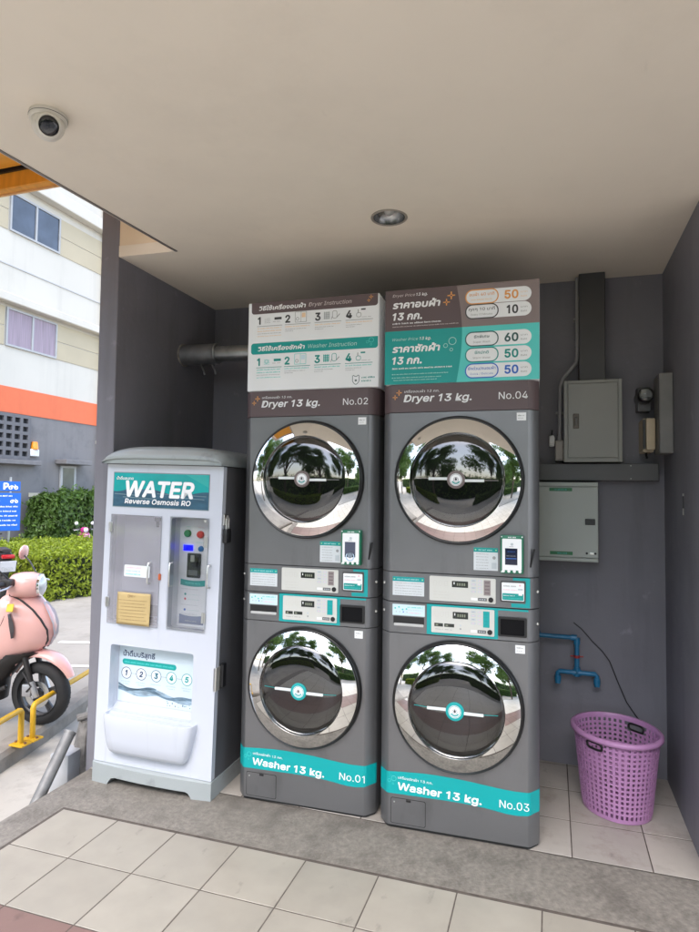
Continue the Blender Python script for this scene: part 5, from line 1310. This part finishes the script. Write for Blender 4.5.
def box_hedge(name, label, p, rz, L, W, H, n, size, m, seed, cat='hedge', rough=.06, bulge=0):
    rg = np.random.default_rng(seed)
    A = np.array([L*W, L*H, L*H, W*H, W*H]); f = rg.choice(5, n, p=A/A.sum()); u = rg.random(n); v = rg.random(n)
    pos = np.zeros((n, 3)); nr = np.zeros((n, 3))
    for k, (o_, a_, b_, nn) in enumerate((((0, 0, H), (L, 0, 0), (0, W, 0), (0, 0, 1)), ((0, 0, 0), (L, 0, 0), (0, 0, H), (0, -1, 0)), ((0, W, 0), (L, 0, 0), (0, 0, H), (0, 1, 0)), ((0, 0, 0), (0, W, 0), (0, 0, H), (-1, 0, 0)), ((L, 0, 0), (0, W, 0), (0, 0, H), (1, 0, 0)))):
        q = f == k; pos[q] = np.array(o_)+u[q, None]*np.array(a_)+v[q, None]*np.array(b_); nr[q] = nn
    lump = np.sin(pos[:, 0]*7.1+pos[:, 2]*5)*np.sin(pos[:, 1]*6.3+1)*np.sin(pos[:, 2]*8+pos[:, 0]*3)*rough
    pos += nr*(lump[:, None]+rg.normal(0, rough*.55, (n, 1))-abs(rg.normal(0, rough*.6, (n, 1))))
    # soften the edges
    if bulge:
        cz_ = pos[:, 2]/H; pos[:, 1] = W/2+(pos[:, 1]-W/2)*(1-bulge*np.clip(cz_-.55, 0, 1)**1.5*1.6); pos[:, 0] = L/2+(pos[:, 0]-L/2)*(1-bulge*.5*np.clip(cz_-.55, 0, 1)**1.5*1.6)
        pos[:, 2] -= bulge*.35*np.abs((pos[:, 0]-L/2)/(L/2))**2*cz_*H*.5
    pos[:, 2] = np.maximum(pos[:, 2], .01)
    t = thing(name, label, cat, p, rz)
    leaves(pos, nr, size, m, seed+1, 'foliage', t)
    b = MB(); b.box(.09+bulge*L*.12, L-.09-bulge*L*.12, .09+bulge*W*.2, W-.09-bulge*W*.2, 0, H*(1-bulge*.4)-.09, twig); b.build('inner_branches', t, smooth=0)
    return t
hd = math.atan2(.9, .43)
box_hedge('hedge', 'low clipped yellow-green hedge beside the parking ground', (-5.98, 4.80, GZ), hd, 5.2, 3.2, .71, 42000, .036, leaf_y, 11)
box_hedge('bush', 'tall dark green bush against the grey building wall', (-11.75, 14.2, GZ), R(-90), 4.1, 1.0, 1.62, 15000, .075, leaf_d, 21, cat='bush', rough=.13, bulge=.35)

def make_tree(label, seed, H=7.5, Rc=2.4, n=9000):
    t = thing('street_tree', label, 'tree', (0, 0, 0), group='trees across the forecourt')
    rg = np.random.default_rng(seed); rr = random.Random(seed)
    b = MB(); tip = Vector((.15, .1, H*.62)); b.tube([(0, 0, -.05), (.03, .02, H*.2), (.10, .02, H*.4), tip], [.17, .14, .11, .05], bark, 12)
    cl = []
    for k in range(8):
        a_ = rr.uniform(0, 6.28); z0 = H*rr.uniform(.22, .45); e = Vector((math.cos(a_)*Rc*rr.uniform(.5, .95), math.sin(a_)*Rc*rr.uniform(.5, .95), H*rr.uniform(.34, .85)))
        s_ = Vector((.05, .02, z0)); b.tube([s_, s_.lerp(e, .5)+Vector((0, 0, .25)), e], [.07, .045, .015], bark, 8); cl.append((e, rr.uniform(.7, 1.15)))
    cl += [(Vector((rr.uniform(-1, 1)*Rc*.6, rr.uniform(-1, 1)*Rc*.6, H*rr.uniform(.45, .95))), rr.uniform(.7, 1.2)) for k in range(11)]
    b.build('trunk', t)
    P = []; N = []
    per = n//len(cl)
    for c, r_ in cl:
        d = rg.normal(0, 1, (per, 3)); d /= np.linalg.norm(d, axis=1)[:, None]; rad = r_*rg.random((per, 1))**.4
        P.append(np.array(c)+d*rad*np.array([1.15, 1.15, .8])); N.append(d)
    leaves(np.concatenate(P), np.concatenate(N), .13, leaf, seed+5, 'crown', t)
    return t
tl = ['leafy tree across the forecourt, reflected at the left of the glass doors', 'leafy tree across the forecourt behind the hedges, left of centre', 'leafy tree across the forecourt facing the washing machines', 'broad leafy tree across the forecourt, right of centre', 'leafy tree at the right end of the row across the forecourt', 'tall leafy tree far left beside the canopy', 'small leafy tree far right beyond the forecourt']
tp = [(-8.5, -7, 7.5, 1.0), (-5.0, -10.5, 8, 1.0), (-2.2, -12.5, 7, .9), (3.9, -10.0, 8, 1.0), (6.6, -6.5, 7.5, .9), (-6.2, -4.2, 8, .75), (9.5, -10.0, 6, .9)]
tA = make_tree(tl[0], 31); tB = make_tree(tl[1], 47, H=8.2, Rc=2.7, n=10000)
for k, (x, y, h, s_) in enumerate(tp):
    o = (tA, tB)[k] if k < 2 else copy_tree((tA, tB)[k % 2])
    o.location = (x, y, DZ); o.rotation_euler = (0, 0, k*1.7); o.scale = (s_, s_, s_*(.9+.1*(k % 3))); o['label'] = tl[k]
box_hedge('hedge', 'long clipped hedge across the forecourt facing the machines, left part', (-9, -10.6, DZ), 0, 7.5, 1.2, .9, 9000, .08, leaf_y, 61)
box_hedge('hedge', 'long clipped hedge across the forecourt facing the machines, right part', (1.6, -10.6, DZ), 0, 9.5, 1.2, .9, 10000, .08, leaf, 63)
box_hedge('hedge', 'tall dark screening hedge beyond the trees across the forecourt', (-22, -20, DZ), 0, 46, 2.0, 2.6, 16000, .2, leaf, 65, rough=.4)

# ------------------------------------------------------------------ apartment building on the left
BX = -12.0
bw = mat('white_render', (.53, .50, .44), .75, var=.03, vscale=.7, stain=(.9, (.47, .445, .39), .55, .75, .5))
bgr = mat('grey_render', (.18, .172, .172), .75, var=.05, vscale=.9, stain=(1.3, (.08, .078, .082), .5, .72, .6))
bor = mat('orange_band', (.64, .135, .05), .6, var=.03)
bbe = mat('beige_panel', (.42, .36, .25), .7, var=.04, vscale=1.2)
wear(bw, .9, (1, 2.5, .18), .52, .7, .10); wear(bgr, .9, (1, 2.5, .18), .5, .7, .16); wear(bor, .8, (1, 2, .3), .5, .7, .10)
t = thing('apartment_building', 'white apartment building with orange band and grey ground floor', 'building', (BX, 4, GZ))
gz = GZ
Y0, Y1 = -3.0, 20.0
def W_(x0, x1, y0, y1, z0, z1, m, name, par=t, r=0):
    b = MB(); b.box(x0, x1, y0-4, y1-4, z0-gz, z1-gz, m, r=r, seg=1); return b.build(name, par, smooth=0)
W_(-9, 0, Y0, Y1, gz, 3.46, bgr, 'ground_floor_wall')
W_(-9, .02, Y0, Y1, 3.462, 4.135, bor, 'orange_band')
W_(-9, 0, Y0, Y1, 4.137, 12.2, bw, 'upper_wall')
for z0, z1, dx in ((9.50, 9.86, .28), (6.28, 6.50, .26)):
    W_(.002, dx, Y0, Y1, z0, z1, bw, 'ledge', r=.02)
W_(.002, .02, Y0, Y1, 7.30, 7.33, mat('render_joint', (.42, .42, .42), .8), 'wall_joint'); W_(.002, .02, Y0, Y1, 10.6, 10.63, MATS['render_joint'], 'wall_joint')
pane_d = mat('dark_window_glass', (.035, .045, .065), .06, spec=.9, var=.5, vscale=1.5)
curt = mat('mauve_curtain', (.29, .235, .28), .8, var=.18, vscale=5, stretch=(1, 7, .2))
fr_m = mat('window_frame', (.36, .36, .36), .4)
for fl, (z0, z1) in enumerate(((5.19, 6.20), (8.22, 9.26))):
    for k in range(-2, 3):
        ya = 9.48+3.5*k; yb_ = ya+1.72
        if ya < Y0+1 or yb_ > Y1-1: continue
        b = MB(); m_f = .05
        for (a0, a1, c0, c1) in ((ya, yb_, z0, z0+m_f), (ya, yb_, z1-m_f, z1), (ya, ya+m_f, z0+m_f, z1-m_f), (yb_-m_f, yb_, z0+m_f, z1-m_f), ((ya+yb_)/2-.03, (ya+yb_)/2+.03, z0+m_f, z1-m_f)):
            b.box(.002, .05, a0-4, a1-4, c0-gz, c1-gz, fr_m)
        w_ = b.build('window', t, smooth=0)
        b = MB(); b.box(.003, .022, ya+m_f-4, yb_-m_f-4, z0+m_f-gz, z1-m_f-gz, curt if fl == 0 else pane_d); b.build('pane', w_, smooth=0)
        for j in range(2):
            zq = z0+(z1-z0)*.5
            W_(.002, .018, yb_+.02, yb_+1.74, (z0 if j == 0 else zq+.012), (zq-.012 if j == 0 else z1), bbe, 'beige_panel')
# breeze-block vents with a sill, door, hood, lamp, plate and downpipe
b = MB(); vm = mat('vent_grey', (.13, .128, .135), .8); vd = mat('vent_dark', (.015, .015, .017), .9)
ys = [10.31-.262*(k+1) for k in range(9)]
b.box(.002, .01, ys[-1]-4, 10.31-4, 2.30-gz, 3.40-gz, vd)
for k in range(10): yy = 10.31-.262*k; b.box(.010, .075, yy-.045-4, yy+.045-4, 2.30-gz, 3.40-gz, vm)
for r_ in range(6): zz = 2.30+.22*r_; b.box(.012, .073, ys[-1]-4, 10.31-4, zz-.045-gz, zz+.045-gz, vm)
b.build('breeze_block_vents', t, smooth=0)
W_(.002, .22, 7.6, 10.62, 2.12, 2.24, bgr, 'vent_sill', r=.01)
b = MB(); b.box(.002, .05, 11.50-4, 12.10-4, .2-gz, 2.16-gz, fr_m); dw = b.build('narrow_window', t, smooth=0)
b = MB(); b.box(.03, .055, 11.58-4, 12.02-4, .26-gz, 2.10-gz, mat('greenish_glass', (.06, .075, .07), .1, spec=.8, var=.4, vscale=2)); b.build('pane', dw, smooth=0)
W_(.002, .40, 11.32, 12.36, 2.20, 2.33, bgr, 'window_hood', r=.01)
b = MB(); b.tube([(.08, 13.05-4, 0), (.08, 13.02-4, 4.3-gz), (.08, 13.0-4, 12.2-gz)], .075, mat('cream_pipe', (.62, .58, .48), .5), 12); b.box(.0, .17, 12.93-4, 13.13-4, 2.9-gz, 3.0-gz, MATS['cream_pipe']); b.build('downpipe', t)
b = MB(); b.box(.01, .10, 10.36-4, 10.66-4, 2.36-gz, 2.56-gz, mat('lamp_housing_white', (.66, .66, .64), .4), r=.02, seg=1); lb = b.build('emergency_light', t)
b = MB(); b.tube([(.06, 10.51-4, 2.56-gz), (.06, 10.51-4, 2.60-gz), (.06, 10.51-4, 2.76-gz)], [.10, .10, .075], mat('amber_beacon', (.85, .28, .02), .25), 14); b.build('beacon', lb)
W_(.002, .02, 10.42, 10.80, 1.26, 1.37, mat('cream_plate', (.55, .50, .38), .5), 'address_plate')
W_(-9, .35, Y0, Y1, 12.202, 12.4, bw, 'roof_slab')

# parking sign on a post
t = thing('parking_sign', 'blue motorcycle parking sign of two panels on a post by the hedge', 'sign', (-8.43, 6.49, GZ), R(58))
sb = mat('sign_blue', (.008, .11, .52), .4, var=.03)
b = MB(); b.tube([(.0, .03, 0), (.0, .03, 1.95)], .024, alu, 12); b.build('post', t)
b = MB(); b.box(-.24, .17, -.006, .002, 1.68, 1.865, sb, r=.002, seg=1); p1 = b.build('upper_panel', t)
b = MB(); b.box(-.24, .185, -.006, .002, .92, 1.645, sb, r=.002, seg=1); p2 = b.build('lower_panel', t)
def bike(a, x, z, s, m):
    a.ring(x, z, s*.55, s, m, 2, 16); a.ring(x+s*2.6, z, s*.55, s, m, 2, 16); a.line(x, z, x+s*1.1, z+s*.9, s*.5, m, 2); a.line(x+s*1.1, z+s*.6, x+s*2.6, z, s*.5, m, 2); a.line(x+s*2.6, z, x+s*2.0, z+s*1.7, s*.35, m, 2); a.line(x+s*.1, z+s*1.0, x+s*1.2, z+s*.9, s*.5, m, 2)
a = Art(-.006, .002); a.text('P', -.125, 1.715, .115, white_p, 2, bold=.06); bike(a, .0, 1.745, .036, white_p); a.build('lettering', p1)
a = Art(-.006, .002); a.dashes(-.21, .05, 1.575, .03, white_p, 2, 3); a.build('lettering', p2); a = Art(-.006, .002); bike(a, .03, 1.48, .03, white_p); a.build('motorcycle_symbol', p2); a = Art(-.006, .002); a.poly([(-.23, 1.45), (-.17, 1.49), (-.23, 1.53)], white_p, 2); a.build('arrow_symbol', p2)
for k in range(5):
    a = Art(-.006, .002); a.dashes(-.22, .15-.03*(k % 2), 1.37-.088*k, .028, white_p, 2, k+4); a.build('lettering', p2)
